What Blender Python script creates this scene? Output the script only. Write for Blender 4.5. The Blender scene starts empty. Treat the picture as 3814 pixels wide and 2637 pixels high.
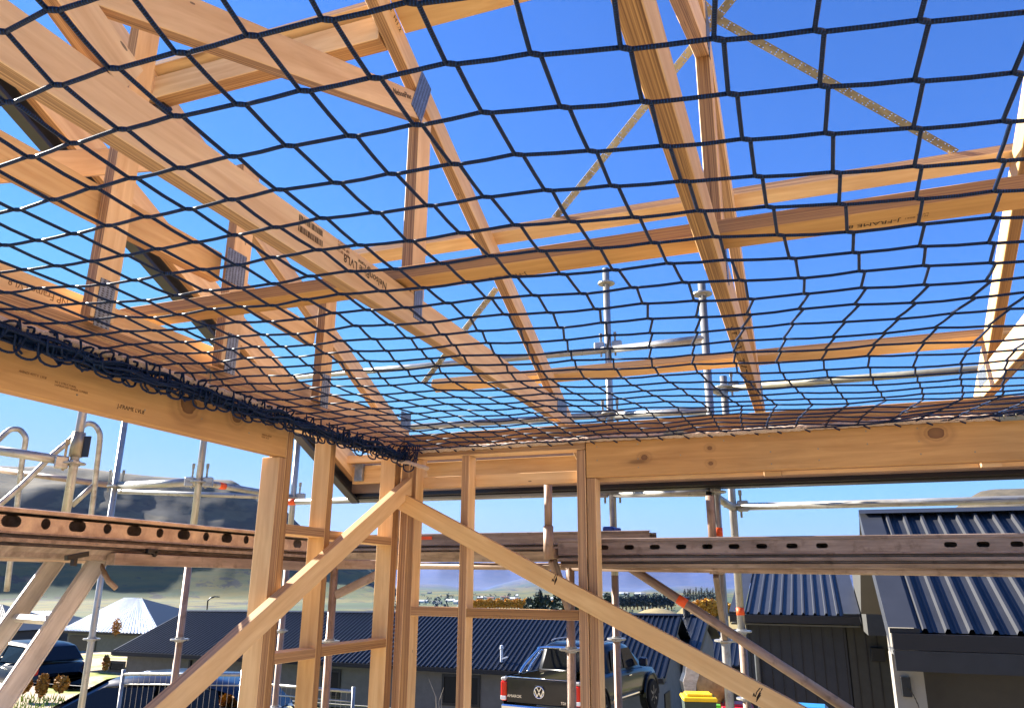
HAZE=9e-6
import bpy, bmesh, math, random
import numpy as np
from mathutils import Vector, Matrix, noise
random.seed(7); R_=math.radians
S=bpy.context.scene; COL=S.collection
# ---------------------------------------------------------------- camera model (one photograph pixel -> a ray)
F_PX=2870.0; PIT=R_(16.5); YAW=R_(20.8); ROL=R_(0.45); EYE=Vector((0,0,1.75))
_fw=Vector((-math.sin(YAW)*math.cos(PIT),math.cos(YAW)*math.cos(PIT),math.sin(PIT)))
_r=Vector((math.cos(YAW),math.sin(YAW),0)); _u=_r.cross(_fw)
_R=_r*math.cos(ROL)+_u*math.sin(ROL); _U=_u*math.cos(ROL)-_r*math.sin(ROL)
def ray(x,y): return _fw+_R*((x-1907)/F_PX)-_U*((y-1318.5)/F_PX)
def PD(x,y,d): return EYE+ray(x,y)*d
def _ax(x,y,a,v):
    q=ray(x,y); return EYE+q*((v-EYE[a])/q[a])
def PX(x,y,v): return _ax(x,y,0,v)
def PY(x,y,v): return _ax(x,y,1,v)
def PZ(x,y,v): return _ax(x,y,2,v)
def PP(x,y,p,n):
    q=ray(x,y); n=Vector(n); return EYE+q*((Vector(p)-EYE).dot(n)/q.dot(n))
V=Vector
# ---------------------------------------------------------------- objects
def link(o,parent=None):
    COL.objects.link(o)
    if parent is not None: o.parent=parent
    return o
def tag(o,label=None,cat=None,group=None,kind=None):
    if label: o['label']=label
    if cat: o['category']=cat
    if group: o['group']=group
    if kind: o['kind']=kind
    return o
def thing(name,label,cat,loc=(0,0,0),group=None):
    o=bpy.data.objects.new(name,None); o.empty_display_size=.1; link(o); o.location=loc
    return tag(o,label,cat,group)
def place(o,M,parent):
    """world matrix M under parent chain (parents carry translation only)"""
    t=Vector((0,0,0)); p=parent
    W=Matrix.Identity(4)
    chain=[]
    while p is not None: chain.append(p); p=p.parent
    for q in reversed(chain): W=W@q.matrix_basis
    o.matrix_basis=W.inverted()@M
def mesh(name,verts,faces,mat,parent=None,M=None,smooth=False,uv=None):
    me=bpy.data.meshes.new(name); me.from_pydata([tuple(v) for v in verts],[],[tuple(f) for f in faces])
    if isinstance(mat,(list,tuple)):
        for m in mat: me.materials.append(m)
    elif mat: me.materials.append(mat)
    if smooth:
        me.polygons.foreach_set('use_smooth',[True]*len(me.polygons))
    me.update()
    o=bpy.data.objects.new(name,me); link(o,parent)
    place(o,M if M is not None else Matrix.Identity(4),parent)
    return o
def frame(x,up):
    x=Vector(x).normalized(); up=Vector(up); y=(up-x*up.dot(x)).normalized(); z=x.cross(y)
    return Matrix((x,y,z)).transposed().to_4x4()
BV={}
def boxverts(l,w,t,b=.002):
    """chamfered box, length along +x from 0, centred in y,z"""
    vs=[];fs=[]
    bm=bmesh.new(); bmesh.ops.create_cube(bm,size=1)
    for v in bm.verts: v.co=Vector(((v.co.x+.5)*l,v.co.y*w,v.co.z*t))
    if b>0: bmesh.ops.bevel(bm,geom=bm.edges[:],offset=min(b,.3*min(l,w,t)),segments=1,affect='EDGES',profile=.5)
    vs=[v.co.copy() for v in bm.verts]; bm.verts.index_update(); fs=[[v.index for v in f.verts] for f in bm.faces]
    bm.free(); return vs,fs
def board(name,p0,p1,wdir,w,t,mat,parent=None,b=.002,label=None):
    """timber from p0 to p1 (centre line), width w along wdir, thickness t"""
    p0=V(p0);p1=V(p1); vs,fs=boxverts((p1-p0).length,w,t,b)
    M=frame(p1-p0,wdir); M.translation=p0
    o=mesh(name,vs,fs,mat,parent,M)
    if label:o['label']=label
    return o
def box(name,lo,hi,mat,parent=None,b=.004,long='x'):
    lo=V(lo);hi=V(hi);c=(lo+hi)/2;d=hi-lo
    if long=='x': return board(name,(lo.x,c.y,c.z),(hi.x,c.y,c.z),(0,1,0),d.y,d.z,mat,parent,b)
    if long=='y': return board(name,(c.x,lo.y,c.z),(c.x,hi.y,c.z),(0,0,1),d.z,d.x,mat,parent,b)
    return board(name,(c.x,c.y,lo.z),(c.x,c.y,hi.z),(0,1,0),d.y,d.x,mat,parent,b)
def extr(name,pts,vec,mat,parent=None,smooth=False):
    """prism: planar polygon pts pushed along vec"""
    n=len(pts);v=[V(p) for p in pts]+[V(p)+V(vec) for p in pts]
    c=sum(v[:n],V((0,0,0)))/n
    nn=V((0,0,0))
    for i in range(n): nn+=(v[i]-c).cross(v[(i+1)%n]-c)
    f=[list(range(n)),list(range(2*n-1,n-1,-1))]+[[i,i+n,(i+1)%n+n,(i+1)%n] for i in range(n)]
    if nn.dot(V(vec))>0: f=[q[::-1] for q in f]
    f=[q[::-1] for q in f] if False else f
    return mesh(name,v,f,mat,parent,None,smooth)
def tubedata(pts,r,n=10,closed=False,cap=True,lobes=0,twist=0.,step=None):
    pts=[V(p) for p in pts]
    if step:
        q=[];
        for a,b in zip(pts,pts[1:]+([pts[0]] if closed else [])):
            k=max(1,int((b-a).length/step))
            for i in range(k): q.append(a.lerp(b,i/k))
        if not closed:q.append(pts[-1])
        pts=q
    m=len(pts);vs=[];fs=[]
    up=None;s=0.
    for i,p in enumerate(pts):
        a=pts[(i-1)%m] if (i>0 or closed) else p; c=pts[(i+1)%m] if (i<m-1 or closed) else p
        d=(c-a).normalized()
        if up is None:
            up=V((0,0,1)) if abs(d.z)<.9 else V((1,0,0))
        up=(up-d*up.dot(d)).normalized(); s2=d.cross(up)
        if i: s+=(p-pts[i-1]).length
        rr=r[i] if isinstance(r,(list,tuple)) else r
        for k in range(n):
            an=2*math.pi*k/n
            q=rr*(1+(.16*math.cos(lobes*an+twist*s) if lobes else 0))
            vs.append(p+(up*math.cos(an)+s2*math.sin(an))*q)
    for i in range(m if closed else m-1):
        j=(i+1)%m
        for k in range(n):
            l=(k+1)%n; fs.append((i*n+k,i*n+l,j*n+l,j*n+k))
    if cap and not closed:
        fs.append(tuple(range(n-1,-1,-1))); fs.append(tuple((m-1)*n+k for k in range(n)))
    return vs,fs
def tube(name,pts,r,mat,parent=None,n=12,**k):
    """straight tubes get a local frame along the tube so that streaks follow it"""
    pts=[V(p) for p in pts]
    M=None
    if len(pts)==2:
        M=frame(pts[1]-pts[0],(0,0,1) if abs((pts[1]-pts[0]).normalized().z)<.9 else (0,1,0)); M.translation=pts[0]
        Mi=M.inverted(); pts=[Mi@p for p in pts]
    vs,fs=tubedata(pts,r,n,**k)
    return mesh(name,vs,fs,mat,parent,M,smooth=True)
class MB:
    def __init__(s): s.v=[];s.f=[];s.mi=[]
    def add(s,vs,fs,mi=0):
        b=len(s.v); s.v+=[V(v) for v in vs]; s.f+=[tuple(i+b for i in f) for f in fs]; s.mi+=[mi]*len(fs); return s
    def tube(s,pts,r,n=8,mi=0,**k): return s.add(*tubedata(pts,r,n,**k),mi)
    def bar(s,p0,p1,wdir,w,t,b=.0,mi=0):
        p0=V(p0);p1=V(p1);vs,fs=boxverts((p1-p0).length,w,t,b);M=frame(p1-p0,wdir);M.translation=p0
        return s.add([M@v for v in vs],fs,mi)
    def box(s,lo,hi,b=0,mi=0):
        lo=V(lo);hi=V(hi);c=(lo+hi)/2;d=hi-lo
        return s.bar((lo.x,c.y,c.z),(hi.x,c.y,c.z),(0,1,0),d.y,d.z,b,mi)
    def poly(s,pts,mi=0): return s.add(pts,[tuple(range(len(pts)))],mi)
    def lathe(s,prof,c,ax=(0,0,1),n=16,mi=0):
        M=frame(ax,(1,0,0) if abs(V(ax).normalized().x)<.9 else (0,1,0)); M.translation=V(c)
        vs=[M@V((h,r*math.cos(2*math.pi*k/n),r*math.sin(2*math.pi*k/n))) for h,r in prof for k in range(n)]
        fs=[(i*n+k,i*n+(k+1)%n,(i+1)*n+(k+1)%n,(i+1)*n+k) for i in range(len(prof)-1) for k in range(n)]
        fs+=[tuple(range(n-1,-1,-1)),tuple((len(prof)-1)*n+k for k in range(n))]
        return s.add(vs,fs,mi)
    def build(s,name,mat,parent=None,smooth=False):
        o=mesh(name,s.v,s.f,mat,parent,None,smooth)
        if isinstance(mat,(list,tuple)): o.data.polygons.foreach_set('material_index',s.mi)
        return o
def recalc(o):
    bm=bmesh.new(); bm.from_mesh(o.data); bmesh.ops.recalc_face_normals(bm,faces=bm.faces[:]); bm.to_mesh(o.data); bm.free(); return o
def text(s,org,xd,yd,size,mat,parent,name='printed_text',extrude=.0002,align='LEFT'):
    cu=bpy.data.curves.new('txt','FONT'); cu.body=s; cu.size=size; cu.extrude=extrude; cu.align_x=align; cu.resolution_u=2
    t=bpy.data.objects.new('txt',cu); COL.objects.link(t)
    dg=bpy.context.evaluated_depsgraph_get(); me=bpy.data.meshes.new_from_object(t.evaluated_get(dg))
    bpy.data.objects.remove(t); bpy.data.curves.remove(cu)
    me.materials.clear(); me.materials.append(mat)
    o=bpy.data.objects.new(name,me); link(o,parent)
    M=frame(xd,yd); M.translation=V(org); place(o,M,parent); return o
# ---------------------------------------------------------------- materials
def lin(h):
    h=h.lstrip('#'); c=[int(h[i:i+2],16)/255 for i in (0,2,4)]
    return tuple(x/12.92 if x<=.04045 else ((x+.055)/1.055)**2.4 for x in c)+(1,)
class NT:
    def __init__(s,name):
        s.m=bpy.data.materials.new(name); s.m.use_nodes=True; s.t=s.m.node_tree; s.n=s.t.nodes; s.b=s.n['Principled BSDF']
    def N(s,t,**k):
        o=s.n.new(t)
        for a,v in k.items():
            if a in o.inputs: 
                i=o.inputs[a]
                if isinstance(v,bpy.types.NodeSocket): s.t.links.new(v,i)
                else: i.default_value=v
            else: setattr(o,a,v)
        return o
    def L(s,a,b): s.t.links.new(a,b)
    def math(s,op,a,b=None,clamp=False):
        o=s.n.new('ShaderNodeMath'); o.operation=op; o.use_clamp=clamp
        for i,x in enumerate((a,b)):
            if x is None: continue
            if isinstance(x,bpy.types.NodeSocket): s.t.links.new(x,o.inputs[i])
            else: o.inputs[i].default_value=x
        return o.outputs[0]
    def mix(s,f,a,b,blend='MIX'):
        o=s.n.new('ShaderNodeMix'); o.data_type='RGBA'; o.blend_type=blend
        for i,x in ((0,f),(6,a),(7,b)):
            if isinstance(x,bpy.types.NodeSocket): s.t.links.new(x,o.inputs[i])
            else: o.inputs[i].default_value=x
        return o.outputs[2]
    def ramp(s,f,stops):
        o=s.n.new('ShaderNodeValToRGB'); e=o.color_ramp.elements
        while len(e)<len(stops): e.new(.5)
        for q,(p,c) in zip(e,stops):
            q.position=p; q.color=c if len(c)==4 else tuple(c)+(1,)
        s.t.links.new(f,o.inputs[0]); return o.outputs[0]
    def noise(s,vec,scale,detail=4,rough=.55,dist=0):
        o=s.n.new('ShaderNodeTexNoise'); o.inputs['Scale'].default_value=scale;o.inputs['Detail'].default_value=detail
        o.inputs['Roughness'].default_value=rough;o.inputs['Distortion'].default_value=dist
        if vec is not None: s.t.links.new(vec,o.inputs['Vector'])
        return o.outputs['Fac']
    def mapping(s,vec,scale=(1,1,1),rot=(0,0,0)):
        o=s.n.new('ShaderNodeMapping'); o.inputs['Scale'].default_value=scale; o.inputs['Rotation'].default_value=rot
        s.t.links.new(vec,o.inputs[0]); return o.outputs[0]
    def obj(s,off=True):
        tc=s.n.new('ShaderNodeTexCoord'); v=tc.outputs['Object']
        if off:
            oi=s.n.new('ShaderNodeObjectInfo'); 
            cb=s.n.new('ShaderNodeCombineXYZ')
            s.L(s.math('MULTIPLY',oi.outputs['Random'],37.),cb.inputs[0]);s.L(s.math('MULTIPLY',oi.outputs['Random'],13.7),cb.inputs[1]);s.L(s.math('MULTIPLY',oi.outputs['Random'],7.3),cb.inputs[2])
            a=s.n.new('ShaderNodeVectorMath'); a.operation='ADD'; s.L(v,a.inputs[0]); s.L(cb.outputs[0],a.inputs[1]); v=a.outputs[0]
            s.rand=oi.outputs['Random']
        s.tc=tc
        return v
    def bump(s,h,strength,dist=.002):
        o=s.n.new('ShaderNodeBump'); o.inputs['Strength'].default_value=strength;o.inputs['Distance'].default_value=dist
        s.L(h,o.inputs['Height']); s.L(o.outputs[0],s.b.inputs['Normal'])
    def out(s,col=None,rough=None,metal=None):
        for k,v in (('Base Color',col),('Roughness',rough),('Metallic',metal)):
            if v is None: continue
            if isinstance(v,bpy.types.NodeSocket): s.L(v,s.b.inputs[k])
            else: s.b.inputs[k].default_value=v
        return s.m
def simple(name,col,rough=.6,metal=0,var=.12,scale=8,bump=0,coat=0):
    t=NT(name); v=t.obj(); n=t.noise(v,scale,5)
    c=lin(col) if isinstance(col,str) else tuple(col)+(1,)
    d=tuple(x*(1-var*1.6) for x in c[:3])+(1,); e=tuple(min(1,x*(1+var)) for x in c[:3])+(1,)
    if bump: t.bump(n,bump)
    if coat: t.b.inputs['Coat Weight'].default_value=coat
    return t.out(t.ramp(n,[(.3,d),(.7,e)]),rough,metal)
def wood(name,wide,wide2,edge,edge2,knots=.5,vary=.18,kpos=()):
    t=NT(name); v=t.obj()
    n1=t.noise(t.mapping(v,(1.1,14,14)),2.2,7,.6,.6)
    n2=t.noise(t.mapping(v,(2.5,160,160)),1.0,3,.6)
    n3=t.noise(t.mapping(v,(.9,3.,3.)),1.4,3,.5,.8)
    # growth figure: contour lines of a stretched noise field
    fig=t.math('ABSOLUTE',t.math('SUBTRACT',t.math('FRACT',t.math('MULTIPLY',t.noise(t.mapping(v,(.55,3.6,3.6)),1.3,2,.4,.3),9.)),.5))
    w=t.ramp(n1,[(.3,lin(wide2)),(.72,lin(wide))])
    w=t.mix(t.math('MULTIPLY',t.math('SUBTRACT',.5,fig),.42),w,lin(wide2))
    w=t.mix(t.math('MULTIPLY',t.math('SUBTRACT',n3,.45,True),1.1),w,lin(edge))
    # edges: thin veneers
    e1=t.noise(t.mapping(v,(.9,60,330)),1.0,4,.65)
    e=t.ramp(e1,[(.33,lin(edge2)),(.5,lin(edge)),(.68,lin(wide2))])
    e3=t.noise(t.mapping(v,(5,60,420)),1.,2,.5)
    e=t.mix(t.ramp(e3,[(.66,(0,0,0)),(.74,(1,1,1))]),e,lin('#4a2c17'))
    sx=t.n.new('ShaderNodeSeparateXYZ'); t.L(t.tc.outputs['Normal'],sx.inputs[0])
    isw=t.math('GREATER_THAN',t.math('ABSOLUTE',sx.outputs[2]),.6)
    c=t.mix(isw,e,w)
    if knots:
        vo=t.N('ShaderNodeTexVoronoi'); vo.inputs['Scale'].default_value=1.; t.L(t.mapping(v,(1.5,6.5,6.5)),vo.inputs['Vector'])
        sel=t.math('GREATER_THAN',t.N('ShaderNodeSeparateColor',Color=vo.outputs['Color']).outputs[0],1-knots)
        k=t.ramp(t.math('ADD',vo.outputs['Distance'],t.math('MULTIPLY',n1,.05)),[(.0,(1,1,1)),(.075,(.75,.75,.75)),(.11,(.25,.25,.25)),(.2,(0,0,0))])
        c=t.mix(t.math('MULTIPLY',t.math('MULTIPLY',k,sel),t.math('MULTIPLY',isw,.8)),c,lin('#5e3a1e'))
    for kx,ky,kr in kpos:
        q=t.n.new('ShaderNodeVectorMath'); q.operation='SUBTRACT'; t.L(t.tc.outputs['Object'],q.inputs[0]); q.inputs[1].default_value=(kx,ky,0)
        q2=t.n.new('ShaderNodeVectorMath'); q2.operation='MULTIPLY'; t.L(q.outputs[0],q2.inputs[0]); q2.inputs[1].default_value=(.8/kr,1/kr,0)
        ln=t.n.new('ShaderNodeVectorMath'); ln.operation='LENGTH'; t.L(q2.outputs[0],ln.inputs[0])
        dd=t.math('ADD',ln.outputs['Value'],t.math('MULTIPLY',t.math('SUBTRACT',n1,.5),.9))
        c=t.mix(t.math('MULTIPLY',isw,t.ramp(t.math('MULTIPLY',dd,.25),[(0,(.75,.75,.75)),(.2,(.85,.85,.85)),(.25,(1,1,1)),(.275,(.15,.15,.15)),(.36,(.4,.4,.4)),(.42,(.08,.08,.08)),(.55,(.25,.25,.25)),(.75,(0,0,0))])),c,lin('#6b4526'))
    # small nail and bark specks
    v2=t.N('ShaderNodeTexVoronoi'); v2.inputs['Scale'].default_value=1.; t.L(t.mapping(v,(5,17,17)),v2.inputs['Vector'])
    s2=t.math('GREATER_THAN',t.N('ShaderNodeSeparateColor',Color=v2.outputs['Color']).outputs[1],.8)
    c=t.mix(t.math('MULTIPLY',t.math('MULTIPLY',t.math('LESS_THAN',v2.outputs['Distance'],.055),s2),.75),c,lin('#3a2415'))
    gr=t.noise(t.mapping(v,(.8,2.2,2.2)),1.7,5,.65)
    c=t.mix(t.math('MULTIPLY',t.math('SUBTRACT',gr,.47,True),1.3,True),c,t.mix(1.,c,(.62,.55,.47,1),'MULTIPLY'))
    hs=t.N('ShaderNodeHueSaturation',Color=c); t.L(t.math('ADD',t.math('MULTIPLY',t.rand,vary*2),1-vary),hs.inputs['Value'])
    t.L(t.math('ADD',t.math('MULTIPLY',t.rand,-.16),1.04),hs.inputs['Saturation'])
    t.bump(n2,.25,.001)
    return t.out(hs.outputs[0],.62)
def streaky(name,c1,c2,c3,rough=.5,metal=.3,sc=(1.2,9,9)):
    """weathered steel: streaks along local x"""
    t=NT(name); v=t.obj(); n=t.noise(t.mapping(v,sc),2.5,7,.65); m=t.noise(v,14,5,.6)
    c=t.ramp(n,[(.3,lin(c1)),(.52,lin(c2)),(.72,lin(c3))])
    c=t.mix(t.ramp(m,[(.56,(0,0,0)),(.7,(.8,.8,.8))]),c,lin(c1))
    t.bump(m,.15,.001)
    return t.out(c,t.ramp(m,[(.3,(rough-.12,)*3),(.7,(rough+.15,)*3)]),metal)
M={}
M['lvl']=wood('lvl_timber','#ebc790','#cfa168','#9f754a','#6a4529',.45,.13)
M['beam']=wood('lintel_timber','#d6a566','#b6854a','#a97a4b','#7a5030',.5,.05)
M['beam_l']=wood('left_lintel_timber','#daaa6c','#ba8a52','#a97a4b','#7a5030',.2,.02,[(3.775,.012,.03),(4.04,.018,.021),(4.26,.035,.014),(3.1,.05,.012),(2.3,-.02,.02)])
M['beam_r']=wood('right_lintel_timber','#d6a566','#b6854a','#a97a4b','#7a5030',.2,.02,[(.30,.0,.012),(1.60,.045,.024),(2.25,-.03,.016),(.62,.03,.009),(.62,-.045,.009)])
M['pine']=wood('sawn_pine','#edc98f','#d4a76e','#c79c66','#9c7246',.35,.05)
M['ink']=simple('ink','#2b1d14',.9,0,.2)
M['fadedink']=simple('faded_ink','#7a5533',.9,0,.2)
M['plate']=None
def nailplate(name):
    t=NT(name); v=t.obj(False)
    vo=t.N('ShaderNodeTexVoronoi'); vo.inputs['Scale'].default_value=1; vo.inputs['Randomness'].default_value=.15; t.L(t.mapping(v,(60,130,1)),vo.inputs['Vector'])
    h=t.math('LESS_THAN',vo.outputs['Distance'],.3)
    t.b.inputs['Specular IOR Level'].default_value=.6
    n=t.noise(v,30,4)
    return t.out(t.mix(h,t.ramp(n,[(.3,lin('#6f757d')),(.7,lin('#9299a2'))]),lin('#3a3630')),.42,.55)
M['plate']=nailplate('nail_plate')
M['strap']=streaky('punched_steel','#767064','#98937f','#b5b0a0',.45,.5)
M['galv']=streaky('galvanised_steel','#857f76','#a3a29e','#bcbdbd',.36,.55)
M['brownpole']=streaky('brown_pole','#75604f','#9c8473','#b39d8d',.5,.25)  # brown streaked steel tone, also below the split on tall uprights
M['deck']=streaky('rusty_deck_steel','#94796a','#b49a88','#cdb398',.55,.25,(2,5,5))
M['deckgrey']=streaky('worn_deck_steel','#6b5a50','#8d7b71','#a8968c',.5,.3)
M['alu']=streaky('aluminium','#a39c96','#bfb9b3','#d2cdc8',.4,.2)
M['charcoal']=simple('charcoal_metal','#26272c',.35,.2,.15)
M['fascia']=simple('dark_bronze_metal','#94806f',.45,.1,.12)
M['fasciablk']=simple('black_metal','#17151a',.35,.2,.1)
M['orange']=simple('orange_tape','#f25a1d',.55,0,.12)
M['blueplastic']=simple('blue_plastic','#1d3f93',.45,0,.15)
def ropemat(name,c1,c2,c3,freq,rough=.55):
    t=NT(name); v=t.obj(False); n=t.noise(v,260,4,.6); m=t.noise(v,6,3)
    c=t.ramp(n,[(.3,lin(c1)),(.55,lin(c2)),(.78,lin(c3))])
    c=t.mix(t.math('MULTIPLY',m,.35),c,lin(c1))
    t.bump(n,.5,.001); t.b.inputs['Sheen Weight'].default_value=.25
    return t.out(c,rough)
M['netrope']=ropemat('blue_net_rope','#0d2347','#15386e','#2a63a4',1)
M['whiterope']=ropemat('white_rope','#a0846c','#cbb49e','#ead9c8',1,.8)
# ================================================================ timber frame: two walls
LV=M['lvl']; XL=-2.10; YB=3.81; ZB=2.262; ZT=2.45
lw=thing('wall_frame','pale timber stud wall on the left with a deep lintel under the bunched net','wall frame',(XL-.045,2.8,0))
def st(par,x0,x1,y0,y1,z0,z1,name='stud',mat=None):
    return box(name,(x0,y0,z0),(x1,y1,z1),mat or LV,par,.002,'z')
def vstud(par,x,y,z0,z1,along,name='stud'):
    # along='x': wall runs along x (90 deep in y, 45 face in x)
    if along=='x': return board(name,(x,y,z0),(x,y,z1),(0,1,0),.09,.045,LV,par)
    return board(name,(x,y,z0),(x,y,z1),(1,0,0),.09,.045,LV,par)
xc=XL-.045
lint=board('lintel',(XL-.024,-1.6,(ZB+ZT)/2),(XL-.024,2.773,(ZB+ZT)/2),(0,0,1),ZT-ZB,.048,M['beam_l'],lw,.003)
vstud(lw,xc,2.752,0,ZB-.002,'y'); vstud(lw,xc,2.797,0,ZT-.04,'y')
vstud(lw,xc,3.13,0,ZT-.04,'y'); board('stud',(xc,3.769,0),(xc,3.769,ZT-.04),(1,0,0),.09,.068,LV,lw); 
vstud(lw,xc,-1.2,0,ZB-.002,'y')
board('top_plate',(xc,2.776,ZT-.02),(xc,3.9,ZT-.02),(1,0,0),.09,.04,LV,lw)
board('top_plate',(xc,-1.6,ZT+.023),(xc,3.9,ZT+.023),(1,0,0),.09,.044,LV,lw)
board('top_plate',(xc,-1.6,ZT+.069),(xc,3.9,ZT+.069),(1,0,0),.09,.045,LV,lw)
board('bottom_plate',(xc,2.73,.0225),(xc,3.9,.0225),(1,0,0),.09,.045,LV,lw)
def nogl(px,py,y0,y1):
    z=PX(px,py,XL).z; board('noggin',(xc,y0,z-.021),(xc,y1,z-.021),(1,0,0),.09,.042,LV,lw)
nogl(1140,1959,2.82,3.107); nogl(1380,1992,3.153,3.734); nogl(1120,2421,2.82,3.107); nogl(1330,2391,3.153,3.734)
rng=random.Random(3)
def nails(par,pts,nrm,name='nail_heads',r=.0035):
    m=MB()
    for p in pts: m.lathe([(0,r),(.0012,r*.8)],V(p),nrm,8)
    return m.build(name,M['strap'],par)
nails(lint,[(XL,y,z) for y in np.arange(.9,2.75,.27) for z in (2.30+rng.random()*.03,2.40+rng.random()*.02)],(1,0,0))
p=PX(440,1498,XL+.0006); text('J-FRAME LVL8',(XL+.0006,p.y,p.z-.018),(0,1,0),(0,0,1),.019,M['ink'],lint)
p=PX(205,1425,XL+.0006); text('H1.2 STRUCTURAL\nLAMINATED VENEER LUMBER',(XL+.0006,p.y,p.z),(0,1,0),(0,0,1),.009,M['fadedink'],lint)
p=PX(70,1385,XL+.0006); text('AS/NZS 4357.0  LVL8',(XL+.0006,p.y,p.z),(0,1,0),(0,0,1),.010,M['fadedink'],lint)
p=PX(975,1620,XL+.0006); text('AS/NZS 4357.0\nLVL8  H1.2',(XL+.0006,p.y,p.z),(0,1,0),(0,0,1),.010,M['fadedink'],lint)

bw=thing('wall_frame','pale timber stud wall at the back with a long lintel above the right opening','wall frame',(-.6,YB+.045,0))
yc=YB+.045
lint2=board('lintel',(-1.038,YB+.024,(ZB+ZT-.008)/2),(3.2,YB+.024,(ZB+ZT-.008)/2),(0,0,1),ZT-ZB-.008,.048,M['beam_r'],bw,.003)
for x,z1 in ((-2.0745,ZT-.042),(-1.711,ZT-.042),(-1.066,ZT-.044),(-1.013,ZB-.002),(3.1,ZB-.002)): vstud(bw,x,yc,0,z1,'x')
vstud(bw,-2.0285,yc+.001,0,ZT-.042,'x')
board('top_plate',(-2.098,yc,ZT-.02),(-1.042,yc,ZT-.02),(0,1,0),.09,.04,LV,bw)
board('top_plate',(-2.09,yc,ZT+.023),(3.2,yc,ZT+.023),(0,1,0),.088,.044,LV,bw)
board('top_plate',(-2.09,yc,ZT+.069),(3.2,yc,ZT+.069),(0,1,0),.09,.045,LV,bw)
z=PY(1600,2260,YB).z
board('noggin',(-2.007,yc,z-.022),(-1.735,yc,z-.022),(0,1,0),.09,.045,LV,bw); board('noggin',(-1.687,yc,z-.025),(-1.09,yc,z-.025),(0,1,0),.09,.045,LV,bw)
# soffit bearer on the outside of the studs
board('soffit_bearer',(-2.2,YB+.115,2.283),(3.2,YB+.115,2.283),(0,0,1),.062,.045,LV,bw)
nails(lint2,[(x,YB,z) for x in np.arange(-.98,2.9,.21) for z in (2.29+rng.random()*.02,2.345+rng.random()*.02,2.405+rng.random()*.02) if rng.random()<.75],(0,-1,0))

# diagonal timber braces
a0=PX(1545,1790,-2.055); a1=PX(400,2830,-2.055)
d=(a1-a0).normalized()
board('diagonal_brace',a0-d*.12,a1,d.cross(V((1,0,0))),.087,.045,M['pine'])
tag(bpy.data.objects['diagonal_brace'],'sunlit timber brace nailed across the left wall, running down to the left','timber brace')
b0=PY(1520,1880,3.765); b1=PY(2960,2655,3.765); d=(b1-b0).normalized()
o=board('diagonal_brace',b0-d*.16,b1+d*.3,d.cross(V((0,1,0))),.088,.043,M['pine'])
tag(o,'timber brace nailed across the back wall, running down to the right with stamped marks','timber brace')
def stamp(par,px,py,s,ang):
    c=PY(px,py,3.7428); m=MB()
    cs=math.cos(ang);sn=math.sin(ang)
    def P(u,v): return c+V((u*cs-v*sn,0,u*sn+v*cs))*s
    for seg in ([(-.5,.0),(-.3,.35),(-.28,-.1)],[(-.25,-.1),(.1,.45),(.6,.8)],[(.62,.5),(.85,.75)],[(-.1,-.2),(.55,.45)],[(-.2,-.4),(.5,.25)],[(-.3,-.62),(.42,.02)]):
        for q,r in zip(seg,seg[1:]): 
            m.bar(P(*q),P(*r),V((0,0,1)) if abs((P(*r)-P(*q)).normalized().z)<.9 else V((1,0,0)),s*.11,.0006)
    return m.build('printed_mark',M['ink'],par)
stamp(o,2066,2160,.03,.35); stamp(o,2820,2590,.035,.2)

# ================================================================ roof trusses
SL=.475; TH=math.atan(SL); DN=V((0,math.cos(TH),-math.sin(TH))); NR=V((0,math.sin(TH),math.cos(TH)))
def zr(y): return 3.695-SL*(y-1.94)
ROOF0=V((0,1.94,3.695))
def plateat(par,x,y,z,w,h,ang=0):
    c=V((x,y,z)); u=V((0,math.cos(ang),math.sin(ang))); vv=V((0,-math.sin(ang),math.cos(ang)))
    pts=[c-u*w/2-vv*h/2,c+u*w/2-vv*h/2,c+u*w/2+vv*h/2,c-u*w/2+vv*h/2]
    vs=[(s*w/2,t*h/2,k) for k in (-.001,.001) for s,t in ((-1,-1),(1,-1),(1,1),(-1,1))]
    fs=[(0,3,2,1),(4,5,6,7),(0,1,5,4),(1,2,6,5),(2,3,7,6),(3,0,4,7)]
    Mx=Matrix((u,vv,u.cross(vv))).transposed().to_4x4(); Mx.translation=c
    return mesh('nail_plate',vs,fs,M['plate'],par,Mx)
def truss(xc,label,extra=True,name='roof_truss',ytop=-.9):
    t=thing(name,label,'roof truss',(xc,3.8,2.57),'trusses spanning over the net')
    bc=board('bottom_chord',(xc,-1.5,2.641),(xc,4.02,2.641),(0,0,1),.117,.045,LV,t)
    def tc(y): return V((xc,y,zr(y)))-NR*.048
    top=board('top_chord',tc(ytop),tc(4.45),NR,.094,.0445,LV,t)
    # vertical web, long diagonal, small lower web
    board('web',(xc,2.232,2.70),(xc,2.232,3.405),(0,1,0),.094,.0445,LV,t)
    wb=board('web',(xc,.62,2.765),(xc,2.2,3.437),(0,-.4,.9),.1,.044,LV,t)
    board('web',(xc,.45,2.99),(xc,.985,2.722),(0,.45,.9),.085,.043,LV,t)
    x1=xc+.0235
    plateat(t,x1,2.19,3.475,.085,.2,-.35); plateat(t,x1,.72,2.86,.1,.12,.3); plateat(t,x1,2.235,2.70,.06,.17)
    for x in (x1,xc-.0235): plateat(t,x,3.93,2.665,.17,.075)
    return t,bc,top,wb
T1,bc1,tc1,wb1=truss(-1.2225,'roof truss with stamped bottom chord crossing the middle of the net')
T2,bc2,tc2,wb2=truss(-.1825,'roof truss right of centre with handwriting under its bottom chord')
T3,bc3,tc3,wb3=truss(.8225,'roof truss at the right edge with sunlit left faces')
T4,*_=truss(1.83,'roof truss just beyond the right edge of the photo')
xf=-1.1992
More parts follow.
